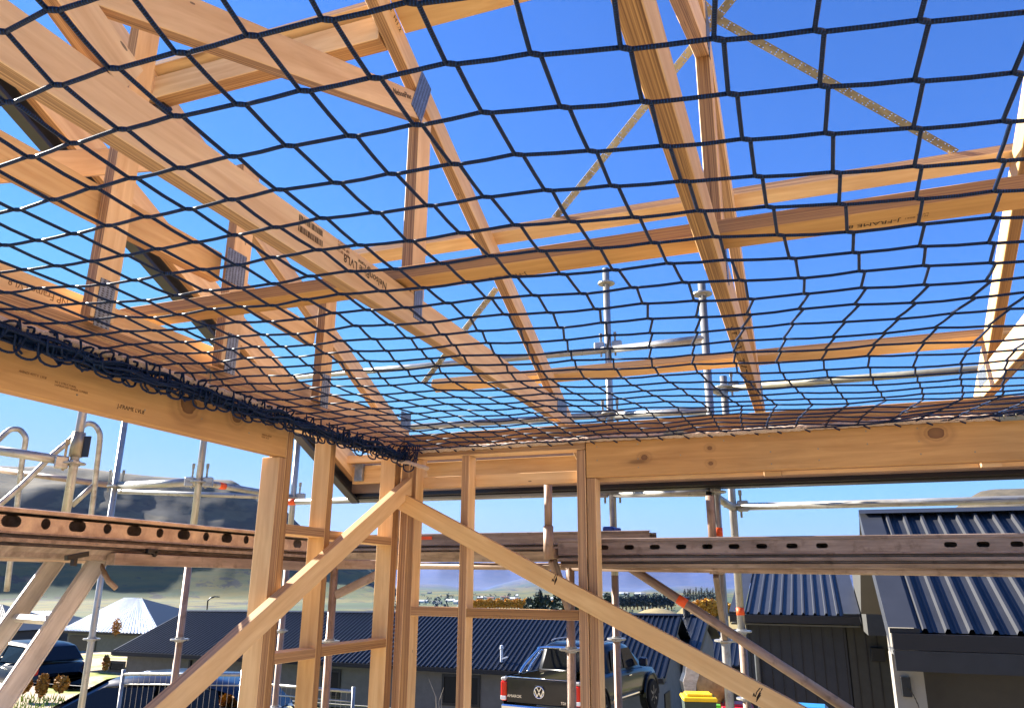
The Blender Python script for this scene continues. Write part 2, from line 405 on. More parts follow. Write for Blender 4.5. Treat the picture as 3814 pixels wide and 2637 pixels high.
def ptext(s,px,py,sz,par,mat='ink',flip=True,x=xf):
    p=PX(px,py,x); return text(s,p,(0,-1,0) if flip else (0,1,0),(0,0,-1) if flip else (0,0,1),sz,M[mat],par)
q=PX(1440,1075,xf); text('NelsonPine LVL8',(xf,q.y,2.668),(0,-1,0),(0,0,-1),.036,M['ink'],bc1); text('NP Frame',(xf,q.y-.10,2.682),(0,-1,0),(0,0,-1),.018,M['ink'],bc1)
q=PX(1300,965,xf); text('2019 09 24\nNP 90X45\n11:24 H1.2',(xf,q.y,2.672),(0,-1,0),(0,0,-1),.014,M['fadedink'],bc1)
m=MB()  # barcode strips
rb=random.Random(5); yy=PX(1110,860,xf).y
for row in range(2):
    y=yy
    while y<yy+.11:
        w=rb.choice((.0012,.002,.003)); m.box((xf,y,2.672-row*.03),(xf+.0004,y+w,2.69-row*.03)); y+=w+rb.choice((.002,.003,.004))
m.build('barcode',M['ink'],bc1)
q=PX(1525,375,xf); text('NelsonPine',(xf,q.y-.11,q.z-.045),(0,.905,.425),(0,-.425,.905),.03,M['ink'],wb1)
q=PX(1440,120,xf); text('2  H1.2',(xf,1.93,3.66),(0,.9,-.43),(0,.43,.9),.03,M['ink'],tc1)
# handwriting on the underside of the bottom chord
def scribble(par,pts,r=.0022):
    m=MB()
    for s in pts: m.tube([V(q) for q in s],r,5)
    return m.build('handwriting',M['ink'],par)
sc=[];rs=random.Random(9)
for i in range(13):
    y=2.55+i*.085; x=-.2
    for k in range(2): sc.append([(x+.004+rs.random()*.03,y+rs.random()*.05,2.5818) for _ in range(3)])
for s_ in sc[::2]: scribble(bc2,[s_])
# gable truss over the left wall
G=thing('gable_truss','gable end truss standing on the left wall plate with upright studs','roof truss',(-2.145,3.8,2.54))
gx=-2.145
board('bottom_chord',(-2.2,-1.5,2.60),(-2.2,4.02,2.60),(0,0,1),.10,.045,LV,G)
for y0,w in ((1.72,.09),(2.32,.1),(2.965,.085)):
    t=zr(y0)-.10; board('gable_stud',(-2.0825,y0,2.545),(-2.0825,y0,t),(0,1,0),w,.045,LV,G)
    plateat(G,-2.0585,y0,2.60,.06,.16)
plateat(G,-2.0585,2.29,2.95,.11,.14); plateat(G,-2.2,2.75,2.93,.09,.09)
board('web',(-2.14,1.0,2.955),(-2.14,2.27,2.955),(0,0,1),.12,.045,LV,G); board('web',(-2.128,2.372,2.90),(-2.128,2.92,2.86),(0,0,1),.09,.042,LV,G)
def tcg(x,y): return V((x,y,zr(y)))-NR*.048
board('top_chord',tcg(-2.29,-.9),tcg(-2.29,4.45),NR,.094,.045,LV,G)
board('web',(-2.29,.9,2.65),(-2.29,2.2,3.45),(0,-.5,.85),.09,.043,LV,G)
q=PX(80,1085,-2.1775); text('NP Frame LVL8',(-2.1773,q.y+.16,2.615),(0,-1,0),(0,0,-1),.032,M['fadedink'],bpy.data.objects['bottom_chord.004'] if 'bottom_chord.004' in bpy.data.objects else G)
for y in (3.97,): plateat(G,-2.1765,y,2.66,.12,.1)
# fly rafter and barge at the gable overhang
q0=(PX(1247,1713,-2.87)+PX(1279,1660,-2.87))/2; q1=(PX(1342,1824,-2.87)+PX(1342,1729,-2.87))/2
wd=abs((PX(1342,1824,-2.87)-PX(1342,1729,-2.87)).dot(NR)); off=(q1-V((0,q1.y,zr(q1.y)))).dot(NR)
def fl(y): return V((-2.87,y,zr(y)))+NR*off
fr=board('fly_rafter',fl(-.6),fl(4.56),NR,wd,.045,LV); tag(fr,'pale timber fly rafter beside the dark barge board at the gable','rafter')
mb=MB(); XB=-2.945
def bz(y): return 3.664-SL*(y-1.875)
mb.bar((XB,-.6,bz(-.6)+.02),(XB,4.66,bz(4.66)+.02),NR,.17,.02,.002); mb.bar((XB+.03,-.6,bz(-.6)-.07),(XB+.03,4.66,bz(4.66)-.07),NR,.02,.06,.002)
mb.bar((XB-.02,-.6,bz(-.6)+.12),(XB-.02,4.66,bz(4.66)+.12),NR,.03,.05,.002)
o=mb.build('barge_board',M['charcoal']); tag(o,'dark metal barge board sloping down the left gable end','barge board')

# ================================================================ purlins and runners
def purlin(y,x0,x1,label,w=.072,t=.044,mat=None,lift=.0,name='roof_purlin'):
    # w along the slope, t normal to the roof
    c=V((0,y,zr(y)))+NR*(t/2+lift)+DN*(w/2)
    o=board(name,(x0,c.y,c.z),(x1,c.y,c.z),DN,w,t,mat or LV); return tag(o,label,'purlin','purlins fixed across the trusses')
purlin(2.90,-2.0,-.21,'sunlit purlin behind the web of the central truss'); purlin(2.90,-.20,4.2,'sunlit purlin running to the right edge, a steel strap ending on it')
purlin(3.79,-1.93,4.2,'low purlin close above the back wall, seen through the dense net')
purlin(1.93,-2.5,-1.26,'upper left purlin with scribbled handwriting, black bracket at its end')
purlin(1.93,-1.2,-.25,'upper purlin passing out of the top of the photo',.13)
purlin(.6,-2.6,3,'purlin overhead, outside the photo')
o=board('roof_purlin',(-2.45,1.985,zr(1.93)-.085),(-1.25,1.985,zr(1.93)-.085),(0,0,1),.10,.07,LV); tag(o,'double purlin timber below the upper left purlin','purlin','purlins fixed across the trusses')
y,x=1.93,-2.33
o=board('joist_bracket',(x,2.0,zr(2.0)-.12),(x+.09,2.0,zr(2.0)-.12),DN,.05,.06,M['charcoal']); tag(o,'small black bracket under the end of the upper left purlin','bracket')
o=board('runner',(-2.42,2.148,2.7315),(-.206,2.148,2.7315),(0,1,0),.115,.0445,M['beam']); tag(o,'flat timber runner laid over the chords on the left half','runner','ceiling runners laid over the bottom chords')
text('J-FRAME 8',(PZ(1830,1010,2.709).x+.1,2.175,2.7088),(-1,0,0),(0,1,0),.03,M['ink'],o)
m=MB()
o=board('runner',(-.204,2.15,2.7315),(4.,2.15,2.7315),(0,1,0),.115,.0445,M['beam']); tag(o,'flat timber runner laid over the chords on the right, stamped upside down','runner','ceiling runners laid over the bottom chords')
text('J-FRAME 8',(PZ(3355,805,2.709).x,2.16,2.7088),(-1,0,0),(0,1,0),.03,M['ink'],o); text('H1.2 2021\nLVL8',(PZ(3460,795,2.709).x,2.16,2.7088),(-1,0,0),(0,1,0),.014,M['fadedink'],o)
# steel strap bracing, with punched holes
def strap(p0,p1,label,w=.03):
    p0=V(p0);p1=V(p1); L=(p1-p0).length; Mx=frame(p1-p0,(p1-p0).cross(NR)); Mx.translation=p0
    t=NT('tmp') if False else None
    n=int(L/.012); vs=[];fs=[]
    # sheet with small square holes: grid of cells, some left open
    rows=[-w/2,-.011,-.007,-.002,.002,.007,.011,w/2]; xs=[]
    k=0; x=0
    while x<L: xs+= [x,x+.0045]; x+=.0165
    xs.append(L)
    idx={}
    def vi(i,j):
        if (i,j) not in idx: idx[(i,j)]=len(vs); vs.append((xs[i],rows[j],0))
        return idx[(i,j)]
    for i in range(len(xs)-1):
        for j in range(len(rows)-1):
            hole=(i%2==0) and ((j==1 and (i//2)%3!=2) or (j==5 and (i//2)%3!=0) or (j==3 and (i//2)%6==4))
            if not hole: fs.append((vi(i,j),vi(i+1,j),vi(i+1,j+1),vi(i,j+1)))
    o=mesh('steel_strap',vs,fs,M['strap'],None,Mx); md=o.modifiers.new('thick','SOLIDIFY'); md.thickness=.0012
    return tag(o,label,'steel strap','roof bracing straps')
rp=ROOF0+NR*.05
strap(PP(2650,60,rp,NR),PP(3560,570,rp,NR),'punched steel strap running down to the right against the sky')
strap(PP(2740,-20,rp,NR),PP(2065,815,rp,NR),'punched steel strap running down to the left behind the central trusses')
strap(PP(1850,1075,ROOF0,NR),PP(1575,1430,ROOF0,NR),'short lower length of punched strap above the low purlin')
strap(PP(2540,-60,rp,NR),PP(2655,55,rp,NR),'short end of punched strap at the crossing at the top')
# ================================================================ eaves
EV=thing('eave','timber and dark metal eave beyond the back wall','eave',(-.8,4.25,2.25))
YF=4.66
board('eave_purlin',(-2.85,4.45,2.529),(4,4.45,2.529),(0,0,1),.05,.07,LV,EV)
board('fascia_backing',(-2.85,4.515,2.435),(4,4.515,2.435),(0,0,1),.118,.04,LV,EV)
mb=MB(); mb.box((-2.94,YF-.03,2.327),(4,YF,2.53),.002); mb.build('fascia',M['fascia'],EV)
mb=MB(); mb.box((-2.95,YF-.035,2.301),(4,YF+.003,2.326),.002); mb.box((-2.95,YF+.004,2.292),(4,YF+.12,2.304),.002); mb.build('fascia_lip',M['fasciablk'],EV)
for px,py in ((2870,1762),(3680,1728)):
    c=PY(px,py,3.88); board('packer',(c.x-.03,c.y,c.z),(c.x+.05,c.y,c.z),(0,0,1),.03,.04,LV,EV)
for xc_ in (-1.2225,-.1825,.8225):
    pass
mb=MB(); c=PY(1345,1758,4.48)
mb.box((c.x-.04,4.46,c.z-.06),(c.x+.02,4.49,c.z+.06),.002); mb.build('joist_hanger',M['plate'],EV)
NET_K0=-14
NET_R0=-5
NET=[[[-2482,-156],[-2348,-151],[-2217,-147],[-2088,-143],[-1962,-142],[-1838,-141],[-1718,-142],[-1601,-144],[-1486,-148],[-1373,-152],[-1262,-158],[-1152,-164],[-1043,-172],[-935,-180],[-829,-190],[-723,-199],[-616,-207],[-506,-211],[-394,-209],[-280,-201],[-163,-189],[-41,-172],[90,-145],[222,-104],[349,-55],[478,-11],[609,22],[727,47],[836,69]],[[-2491,-34],[-2358,-29],[-2225,-24],[-2093,-20],[-1964,-17],[-1837,-15],[-1715,-15],[-1595,-17],[-1478,-19],[-1364,-24],[-1252,-29],[-1142,-36],[-1033,-44],[-925,-53],[-819,-63],[-714,-72],[-607,-77],[-497,-77],[-384,-71],[-268,-60],[-146,-45],[-18,-22],[106,7],[226,42],[352,82],[482,119],[609,152],[717,176],[829,199]],[[-2458,99],[-2348,99],[-2226,101],[-2097,104],[-1968,107],[-1840,110],[-1715,111],[-1592,110],[-1473,108],[-1357,104],[-1243,99],[-1131,92],[-1022,84],[-914,75],[-808,66],[-704,59],[-596,58],[-485,62],[-370,71],[-252,84],[-128,101],[-10,121],[103,145],[225,179],[354,217],[486,256],[595,281],[707,304],[822,326]],[[-2303,258],[-2256,248],[-2179,240],[-2078,236],[-1963,235],[-1841,235],[-1717,235],[-1595,234],[-1474,232],[-1356,229],[-1241,224],[-1128,217],[-1018,210],[-909,202],[-803,196],[-697,193],[-588,195],[-476,201],[-360,211],[-242,224],[-129,235],[-20,251],[99,280],[226,318],[357,358],[471,386],[582,409],[696,430],[816,450]],[[-2184,369],[-2126,381],[-2064,386],[-1997,382],[-1919,373],[-1823,367],[-1714,362],[-1599,357],[-1482,353],[-1365,348],[-1250,342],[-1138,336],[-1027,330],[-918,325],[-809,322],[-700,323],[-590,327],[-477,334],[-364,342],[-254,350],[-145,361],[-28,385],[96,421],[223,458],[341,488],[454,511],[568,533],[688,555],[813,574]],[[-2283,445],[-2167,460],[-2055,479],[-1962,492],[-1881,495],[-1794,493],[-1699,488],[-1597,481],[-1491,473],[-1381,465],[-1269,458],[-1158,452],[-1047,447],[-937,444],[-827,444],[-716,446],[-605,451],[-493,457],[-383,464],[-272,474],[-156,494],[-35,525],[89,558],[209,587],[324,611],[440,635],[561,658],[687,680],[815,700]],[[-2329,562],[-2220,569],[-2114,575],[-2007,584],[-1902,593],[-1799,600],[-1703,600],[-1605,595],[-1503,589],[-1398,581],[-1289,574],[-1180,567],[-1069,563],[-951,567],[-846,560],[-736,566],[-624,571],[-512,578],[-399,588],[-283,605],[-163,630],[-42,658],[77,685],[196,710],[315,735],[438,761],[564,787],[692,811],[821,833]],[[-2320,672],[-2223,683],[-2124,691],[-2023,697],[-1923,701],[-1821,705],[-1718,708],[-1616,707],[-1513,704],[-1409,698],[-1302,692],[-1194,686],[-1089,685],[-979,678],[-868,676],[-755,684],[-639,690],[-525,697],[-407,708],[-288,736],[-169,760],[-49,785],[72,811],[193,837],[318,864],[444,892],[572,919],[701,945],[830,970]],[[-2293,763],[-2202,784],[-2109,799],[-2013,809],[-1916,815],[-1817,820],[-1717,822],[-1616,822],[-1514,821],[-1410,817],[-1305,813],[-1203,812],[-1095,805],[-982,799],[-871,801],[-758,812],[-644,816],[-528,824],[-412,834],[-294,857],[-174,886],[-53,910],[73,941],[200,968],[326,996],[454,1025],[582,1052],[711,1078],[840,1103]],[[-2264,852],[-2175,875],[-2086,897],[-1994,914],[-1900,926],[-1804,933],[-1706,938],[-1607,940],[-1506,940],[-1408,944],[-1304,939],[-1195,933],[-1093,928],[-982,928],[-871,931],[-759,936],[-642,944],[-526,952],[-411,961],[-292,989],[-171,1016],[-47,1042],[80,1070],[208,1101],[337,1129],[465,1157],[594,1184],[723,1210],[851,1235]],[[-2251,963],[-2157,981],[-2066,1000],[-1975,1018],[-1883,1034],[-1789,1046],[-1693,1054],[-1594,1060],[-1499,1064],[-1396,1065],[-1298,1063],[-1191,1059],[-1084,1058],[-978,1056],[-869,1057],[-753,1070],[-640,1074],[-521,1084],[-406,1094],[-284,1124],[-165,1150],[-38,1177],[89,1205],[220,1234],[349,1261],[480,1289],[610,1316],[740,1342],[870,1367]],[[-2235,1079],[-2142,1096],[-2050,1113],[-1959,1131],[-1867,1147],[-1775,1161],[-1683,1175],[-1587,1183],[-1486,1187],[-1388,1190],[-1291,1190],[-1184,1187],[-1079,1186],[-975,1187],[-860,1185],[-744,1198],[-631,1207],[-515,1215],[-397,1229],[-277,1252],[-153,1281],[-27,1310],[103,1340],[235,1364],[367,1394],[497,1419],[629,1445],[761,1471],[893,1496]],[[-2215,1192],[-2124,1211],[-2034,1230],[-1945,1248],[-1853,1261],[-1761,1276],[-1674,1299],[-1575,1305],[-1479,1308],[-1384,1313],[-1283,1318],[-1176,1314],[-1077,1311],[-962,1320],[-856,1322],[-741,1332],[-623,1343],[-505,1352],[-389,1365],[-265,1387],[-142,1414],[-14,1442],[116,1465],[251,1494],[385,1522],[516,1545],[650,1570],[783,1594],[916,1618]],[[-2196,1308],[-2109,1328],[-2021,1348],[-1933,1367],[-1834,1376],[-1758,1402],[-1661,1413],[-1566,1423],[-1469,1431],[-1377,1436],[-1277,1438],[-1172,1440],[-1067,1441],[-959,1448],[-845,1460],[-729,1469],[-613,1479],[-496,1486],[-375,1502],[-254,1525],[-127,1548],[0,1574],[135,1601],[269,1622],[403,1643],[535,1667],[669,1690],[803,1711],[937,1732]],[[-2192,1429],[-2104,1449],[-2017,1469],[-1929,1488],[-1839,1504],[-1742,1517],[-1657,1538],[-1564,1545],[-1464,1551],[-1371,1559],[-1274,1567],[-1170,1565],[-1065,1574],[-951,1580],[-838,1587],[-724,1601],[-608,1611],[-489,1622],[-366,1637],[-243,1655],[-115,1678],[20,1702],[151,1722],[285,1746],[419,1768],[554,1786],[688,1805],[822,1824],[955,1842]],[[-2199,1558],[-2109,1577],[-2019,1594],[-1929,1609],[-1839,1623],[-1745,1637],[-1653,1646],[-1565,1659],[-1467,1666],[-1370,1678],[-1270,1686],[-1162,1689],[-1062,1698],[-948,1701],[-830,1711],[-721,1725],[-599,1740],[-477,1757],[-351,1769],[-227,1787],[-96,1806],[37,1831],[170,1849],[306,1865],[441,1882],[570,1901],[704,1918],[836,1934],[966,1949]],[[-2208,1692],[-2113,1704],[-2021,1716],[-1929,1727],[-1839,1738],[-1744,1748],[-1655,1760],[-1568,1771],[-1469,1781],[-1368,1793],[-1277,1805],[-1167,1807],[-1060,1821],[-943,1830],[-832,1842],[-724,1858],[-600,1868],[-474,1883],[-349,1899],[-219,1920],[-86,1936],[47,1952],[180,1970],[320,1987],[453,1999],[575,2017],[706,2033],[836,2047],[961,2061]],[[-2213,1816],[-2115,1824],[-2022,1833],[-1932,1842],[-1844,1851],[-1757,1860],[-1669,1871],[-1578,1881],[-1484,1892],[-1387,1904],[-1286,1914],[-1181,1930],[-1068,1940],[-959,1949],[-849,1968],[-733,1976],[-610,1995],[-488,2007],[-360,2025],[-231,2040],[-100,2059],[33,2076],[170,2088],[304,2107],[441,2120],[566,2138],[700,2152],[831,2166],[961,2179]],[[-2214,1938],[-2122,1942],[-2036,1946],[-1952,1951],[-1868,1957],[-1782,1966],[-1694,1977],[-1602,1987],[-1506,1999],[-1402,2009],[-1306,2026],[-1200,2042],[-1090,2054],[-978,2067],[-870,2084],[-755,2099],[-632,2117],[-506,2132],[-381,2146],[-254,2167],[-125,2183],[7,2202],[142,2217],[276,2229],[412,2246],[546,2259],[682,2278],[816,2292],[949,2306]],[[-2242,2049],[-2159,2047],[-2077,2046],[-1994,2052],[-1908,2061],[-1818,2069],[-1726,2079],[-1631,2090],[-1532,2103],[-1423,2120],[-1324,2132],[-1225,2150],[-1113,2167],[-1002,2184],[-891,2203],[-782,2226],[-658,2243],[-537,2264],[-410,2277],[-280,2291],[-152,2310],[-18,2336],[118,2344],[254,2362],[389,2372],[525,2396],[665,2415],[802,2433],[939,2451]],[[-2312,2129],[-2228,2136],[-2140,2143],[-2048,2150],[-1955,2158],[-1860,2167],[-1763,2177],[-1664,2190],[-1563,2204],[-1459,2219],[-1354,2238],[-1245,2258],[-1133,2268],[-1024,2290],[-902,2310],[-804,2339],[-678,2355],[-553,2376],[-431,2391],[-297,2410],[-172,2436],[-36,2455],[98,2475],[235,2491],[373,2518],[514,2541],[654,2553],[791,2574],[929,2594]],[[-2386,2208],[-2291,2218],[-2197,2228],[-2102,2238],[-2005,2249],[-1906,2260],[-1805,2273],[-1702,2286],[-1597,2301],[-1490,2317],[-1380,2332],[-1274,2351],[-1160,2366],[-1044,2390],[-924,2408],[-820,2446],[-694,2467],[-569,2487],[-442,2508],[-314,2529],[-181,2558],[-50,2575],[89,2601],[227,2620],[367,2641],[505,2662],[644,2688],[785,2709],[921,2730]],[[-2455,2341],[-2355,2343],[-2254,2345],[-2152,2349],[-2049,2355],[-1945,2363],[-1840,2374],[-1734,2386],[-1626,2399],[-1516,2416],[-1404,2435],[-1290,2458],[-1174,2484],[-1057,2510],[-939,2536],[-828,2564],[-700,2590],[-569,2611],[-441,2631],[-311,2658],[-180,2679],[-41,2715],[100,2746],[237,2763],[375,2787],[515,2800],[651,2823],[793,2839],[929,2859]],[[-2445,2481],[-2345,2482],[-2244,2484],[-2142,2488],[-2039,2493],[-1935,2501],[-1830,2510],[-1724,2521],[-1616,2533],[-1506,2548],[-1394,2566],[-1280,2586],[-1164,2609],[-1047,2633],[-929,2657],[-818,2682],[-690,2706],[-558,2728],[-427,2752],[-292,2781],[-156,2810],[-26,2840],[113,2862],[253,2891],[394,2902],[535,2931],[670,2946],[809,2962],[946,2981]],[[-2425,2614],[-2325,2616],[-2224,2618],[-2122,2621],[-2019,2626],[-1915,2633],[-1810,2641],[-1704,2651],[-1596,2662],[-1486,2675],[-1374,2691],[-1260,2709],[-1144,2730],[-1027,2751],[-909,2772],[-798,2795],[-670,2816],[-537,2838],[-406,2863],[-274,2896],[-140,2931],[-6,2966],[132,2986],[268,3005],[414,3020],[550,3040],[688,3061],[826,3076],[962,3094]],[[-2405,2746],[-2305,2747],[-2204,2749],[-2102,2752],[-1999,2756],[-1895,2762],[-1790,2770],[-1684,2778],[-1576,2788],[-1466,2800],[-1354,2814],[-1240,2830],[-1124,2849],[-1007,2867],[-889,2886],[-778,2906],[-650,2925],[-518,2944],[-390,2972],[-258,3010],[-123,3050],[14,3074],[153,3099],[294,3118],[435,3130],[571,3147],[704,3172],[843,3178],[978,3194]],[[-2375,2877],[-2275,2878],[-2174,2879],[-2072,2882],[-1969,2885],[-1865,2891],[-1760,2897],[-1654,2905],[-1546,2913],[-1436,2923],[-1324,2936],[-1210,2950],[-1094,2966],[-977,2982],[-859,2999],[-748,3016],[-620,3033],[-492,3056],[-365,3086],[-234,3122],[-101,3159],[36,3184],[175,3201],[313,3233],[453,3242],[589,3250],[722,3257],[857,3268],[993,3278]],[[-2355,3006],[-2255,3007],[-2154,3008],[-2052,3010],[-1949,3014],[-1845,3018],[-1740,3024],[-1634,3030],[-1526,3037],[-1416,3046],[-1304,3056],[-1190,3069],[-1074,3082],[-957,3096],[-839,3110],[-728,3125],[-600,3139],[-469,3163],[-344,3188],[-216,3220],[-80,3258],[56,3273],[192,3296],[329,3302],[464,3332],[600,3338],[737,3344],[863,3352],[1001,3354]],[[-2350,3135],[-2250,3135],[-2149,3136],[-2047,3138],[-1944,3141],[-1840,3145],[-1735,3149],[-1629,3155],[-1521,3161],[-1411,3168],[-1299,3177],[-1185,3187],[-1069,3198],[-952,3210],[-834,3222],[-723,3234],[-595,3246],[-469,3259],[-347,3279],[-222,3308],[-97,3345],[36,3360],[174,3401],[297,3427],[433,3465],[580,3423],[722,3425],[856,3434],[997,3429]],[[-2345,3263],[-2245,3263],[-2144,3264],[-2042,3266],[-1939,3268],[-1835,3271],[-1730,3274],[-1624,3279],[-1516,3284],[-1406,3289],[-1294,3296],[-1180,3304],[-1064,3313],[-947,3323],[-829,3332],[-718,3342],[-590,3351],[-470,3351],[-352,3363],[-232,3390],[-112,3429],[19,3452],[152,3492],[276,3518],[410,3546],[560,3520],[700,3524],[838,3519],[979,3510]],[[-2340,3390],[-2240,3391],[-2139,3391],[-2037,3392],[-1934,3394],[-1830,3396],[-1725,3399],[-1619,3402],[-1511,3406],[-1401,3410],[-1289,3415],[-1175,3421],[-1059,3428],[-942,3435],[-824,3442],[-713,3450],[-585,3457],[-468,3446],[-354,3452],[-239,3476],[-125,3514],[2,3537],[136,3577],[257,3612],[392,3649],[538,3602],[677,3609],[813,3598],[953,3585]],[[-2335,3517],[-2235,3518],[-2134,3518],[-2032,3519],[-1929,3520],[-1825,3521],[-1720,3523],[-1614,3525],[-1506,3528],[-1396,3530],[-1284,3534],[-1170,3538],[-1054,3543],[-937,3547],[-819,3552],[-708,3557],[-580,3561],[-466,3544],[-356,3545],[-244,3564],[-135,3599],[-7,3627],[123,3660],[247,3702],[375,3730],[515,3682],[652,3673],[787,3669],[923,3651]],[[-2330,3644],[-2230,3644],[-2129,3644],[-2027,3645],[-1924,3645],[-1820,3646],[-1715,3647],[-1609,3648],[-1501,3649],[-1391,3650],[-1279,3652],[-1165,3654],[-1049,3656],[-932,3659],[-814,3661],[-703,3664],[-575,3666],[-463,3642],[-356,3637],[-247,3651],[-141,3680],[-12,3699],[116,3737],[245,3774],[367,3780],[497,3759],[630,3737],[763,3736],[896,3716]],[[-2325,3770],[-2225,3770],[-2124,3770],[-2022,3770],[-1919,3770],[-1815,3770],[-1710,3770],[-1604,3770],[-1496,3770],[-1386,3770],[-1274,3770],[-1160,3770],[-1044,3770],[-927,3770],[-809,3770],[-698,3770],[-570,3770],[-460,3742],[-355,3732],[-248,3739],[-144,3763],[-18,3791],[109,3813],[235,3827],[361,3833],[488,3832],[616,3824],[746,3810],[877,3791]]]
# ================================================================ safety net
def netmat():
    t=NT('blue_net_rope'); v=t.obj(False)
    a=t.n.new('ShaderNodeAttribute'); a.attribute_name='s'; 
    st=t.math('ADD',t.math('MULTIPLY',t.math('SINE',t.math('MULTIPLY',a.outputs['Fac'],2*math.pi/.0046)),.5),.5)
    n=t.noise(v,420,3,.6); m=t.noise(v,5,3)
    h=t.math('ADD',t.math('MULTIPLY',st,.35),t.math('MULTIPLY',n,.75))
    c=t.ramp(h,[(.2,lin('#01050f')),(.6,lin('#041838')),(1.,lin('#125398'))])
    c=t.mix(t.math('MULTIPLY',m,.4),c,lin('#040a18'))
    t.bump(h,.3,.001); t.b.inputs['Specular IOR Level'].default_value=.2
    return t.out(c,.5)
M['net']=netmat()
def ropemesh(name,polys,mat,parent=None,M0=None):
    """polys: list of (points, radius, sides, step); one mesh with the running length stored for the rope weave"""
    vs=[];fs=[];ss=[]
    for pts,r,n,step in polys:
        b=len(vs); v,f=tubedata(pts,r,n,step=step,cap=True)
        vs+=v; fs+=[tuple(i+b for i in q) for q in f]
        s=0;last=None
        for i in range(0,len(v),n):
            c=sum(v[i:i+n],V((0,0,0)))/n
            if last is not None: s+=(c-last).length
            last=c; ss+=[s]*n
    o=mesh(name,vs,fs,mat,parent,M0,True)
    at=o.data.attributes.new('s','FLOAT','POINT'); at.data.foreach_set('value',ss)
    return o
ZN=2.45; NX0=-2.055
nodes={}
for ri,row in enumerate(NET):
    for ki,(x,y) in enumerate(row):
        r=ri+NET_R0;k=ki+NET_K0
        nodes[(k,r)]=V((x/1000,min(y/1000,3.785),ZN-.004*math.sin(k*1.7+r*.9)*(1 if r>6 else .3)))
for r in range(NET_R0,NET_R0+len(NET)):
    for k in range(NET_K0+len(NET[0]),NET_K0+len(NET[0])+8):
        a_=nodes[(k-1,r)]; nodes[(k,r)]=V((a_.x+.13,a_.y+.02 if a_.y<3.6 else a_.y,ZN))
polys=[]; H=.0072; RR=.0036
def inb(p): return p.x>NX0 and p.x<2.5 and p.y<3.79
def ends(k,r):
    c=nodes[(k,r)]
    dx=(nodes.get((k+1,r),c)-nodes.get((k-1,r),c)); dy=(nodes.get((k,r+1),c)-nodes.get((k,r-1),c))
    if dx.length<1e-6:dx=V((1,0,0))
    if dy.length<1e-6:dy=V((0,1,0))
    u=(dx.normalized()+dy.normalized()*.4).normalized()
    h=H if r<13 else .0045
    return c-u*h,c+u*h
def sub(p,q,r): # rope between knots hangs a touch
    L=(q-p).length; m=(p+q)/2-V((0,0,.03*L*(.5+.5*math.sin(p.x*31+p.y*17))*.5)); return [p,m,q]
rmax=NET_R0+len(NET)-1; kmax=NET_K0+len(NET[0])+7
for (k,r),c in nodes.items():
    near=r<13
    n,stp=(7,.012) if near else (6,.03)
    if inb(c):
        a,b=ends(k,r)
        polys.append(([a-(b-a)*.12,a,c,b,b+(b-a)*.12],[RR*.9,RR*1.12,RR*1.25,RR*1.12,RR*.9],7,None))
        if (k+1,r) in nodes and inb(nodes[(k+1,r)]): polys.append((sub(b,ends(k+1,r)[0],r),RR,n,stp))
        if (k,r+1) in nodes:
            q=nodes[(k,r+1)]
            if inb(q): polys.append((sub(b,ends(k,r+1)[0],r),RR,n,stp))
            elif q.x<=NX0: 
                f=(NX0-c.x)/(q.x-c.x); polys.append(([b,c.lerp(q,f)],RR,n,stp))
        if (k-1,r) in nodes and nodes[(k-1,r)].x<=NX0:
            q=nodes[(k-1,r)]; f=(NX0-c.x)/(q.x-c.x); polys.append(([a,c.lerp(q,f)],RR,n,stp))
        if r==rmax: polys.append(([b,V((c.x+.03,3.79,ZN)),V((c.x+.05,3.785,ZN-.015)),V((c.x+.062,3.78,ZN-.022))],RR,n,stp))
    else:
        if c.x<=NX0 and (k,r+1) in nodes and inb(nodes[(k,r+1)]):
            q=nodes[(k,r+1)]; f=(NX0-c.x)/(q.x-c.x); polys.append(([c.lerp(q,f),ends(k,r+1)[0]],RR,n,stp))
NETO=ropemesh('safety_net',polys,M['net'])
tag(NETO,'blue knotted safety net stretched under the roof trusses','safety net')
# gathered edge along the left wall
bd=[];g=random.Random(11); zb=2.405
for i in range(15):
    ph=g.random()*9; a=.006+.008*g.random(); ox=g.uniform(-.012,.018); oz=g.uniform(-.02,.02)
    pts=[]; y=.5
    while y<3.76:
        pts.append((NX0+.014+ox+a*.7*math.sin(y*7+ph)+.006*math.sin(y*23+ph*2),y,zb+oz+a*math.sin(y*9+ph*1.7)+.005*math.sin(y*31+ph))); y+=.035
    bd.append((pts,.0045,6,None))
y=.58
while y<3.74:
    w=g.uniform(.06,.095); hgt=g.uniform(.032,.055); z0=zb-.010; x=NX0+g.uniform(.015,.034)
    pts=[(x+.006*math.sin(t),y+w*.5-w*.55*math.cos(a_),z0+.012-(hgt+.012)*math.sin(a_)) for t in range(15) for a_ in [-.35+(math.pi+.7)*t/14]]
    bd.append((pts,.0038,6,None))
    if g.random()<.6: bd.append(([(q[0]+.01,q[1]+.02,q[2]*.55+z0*.45) for q in pts],.0038,6,None))
    h2=g.uniform(.035,.06); w2=g.uniform(.03,.06); xx=NX0+g.uniform(-.01,.03)
    bd.append(([(xx+.012*math.sin(t),y+.02+w2*.5-w2*.55*math.cos(a_),zb-.01+h2*math.sin(a_)) for t in range(15) for a_ in [-.35+(math.pi+.7)*t/14]],.0038,6,None))
    if g.random()<.7: bd.append(([(NX0+.03,y,ZN),(NX0+.024,y+.012,zb+.02),(NX0+.02,y+.018,zb-.035),(NX0+.026,y+.03,zb-.05)],.0036,6,None))
    y+=g.uniform(.045,.085)
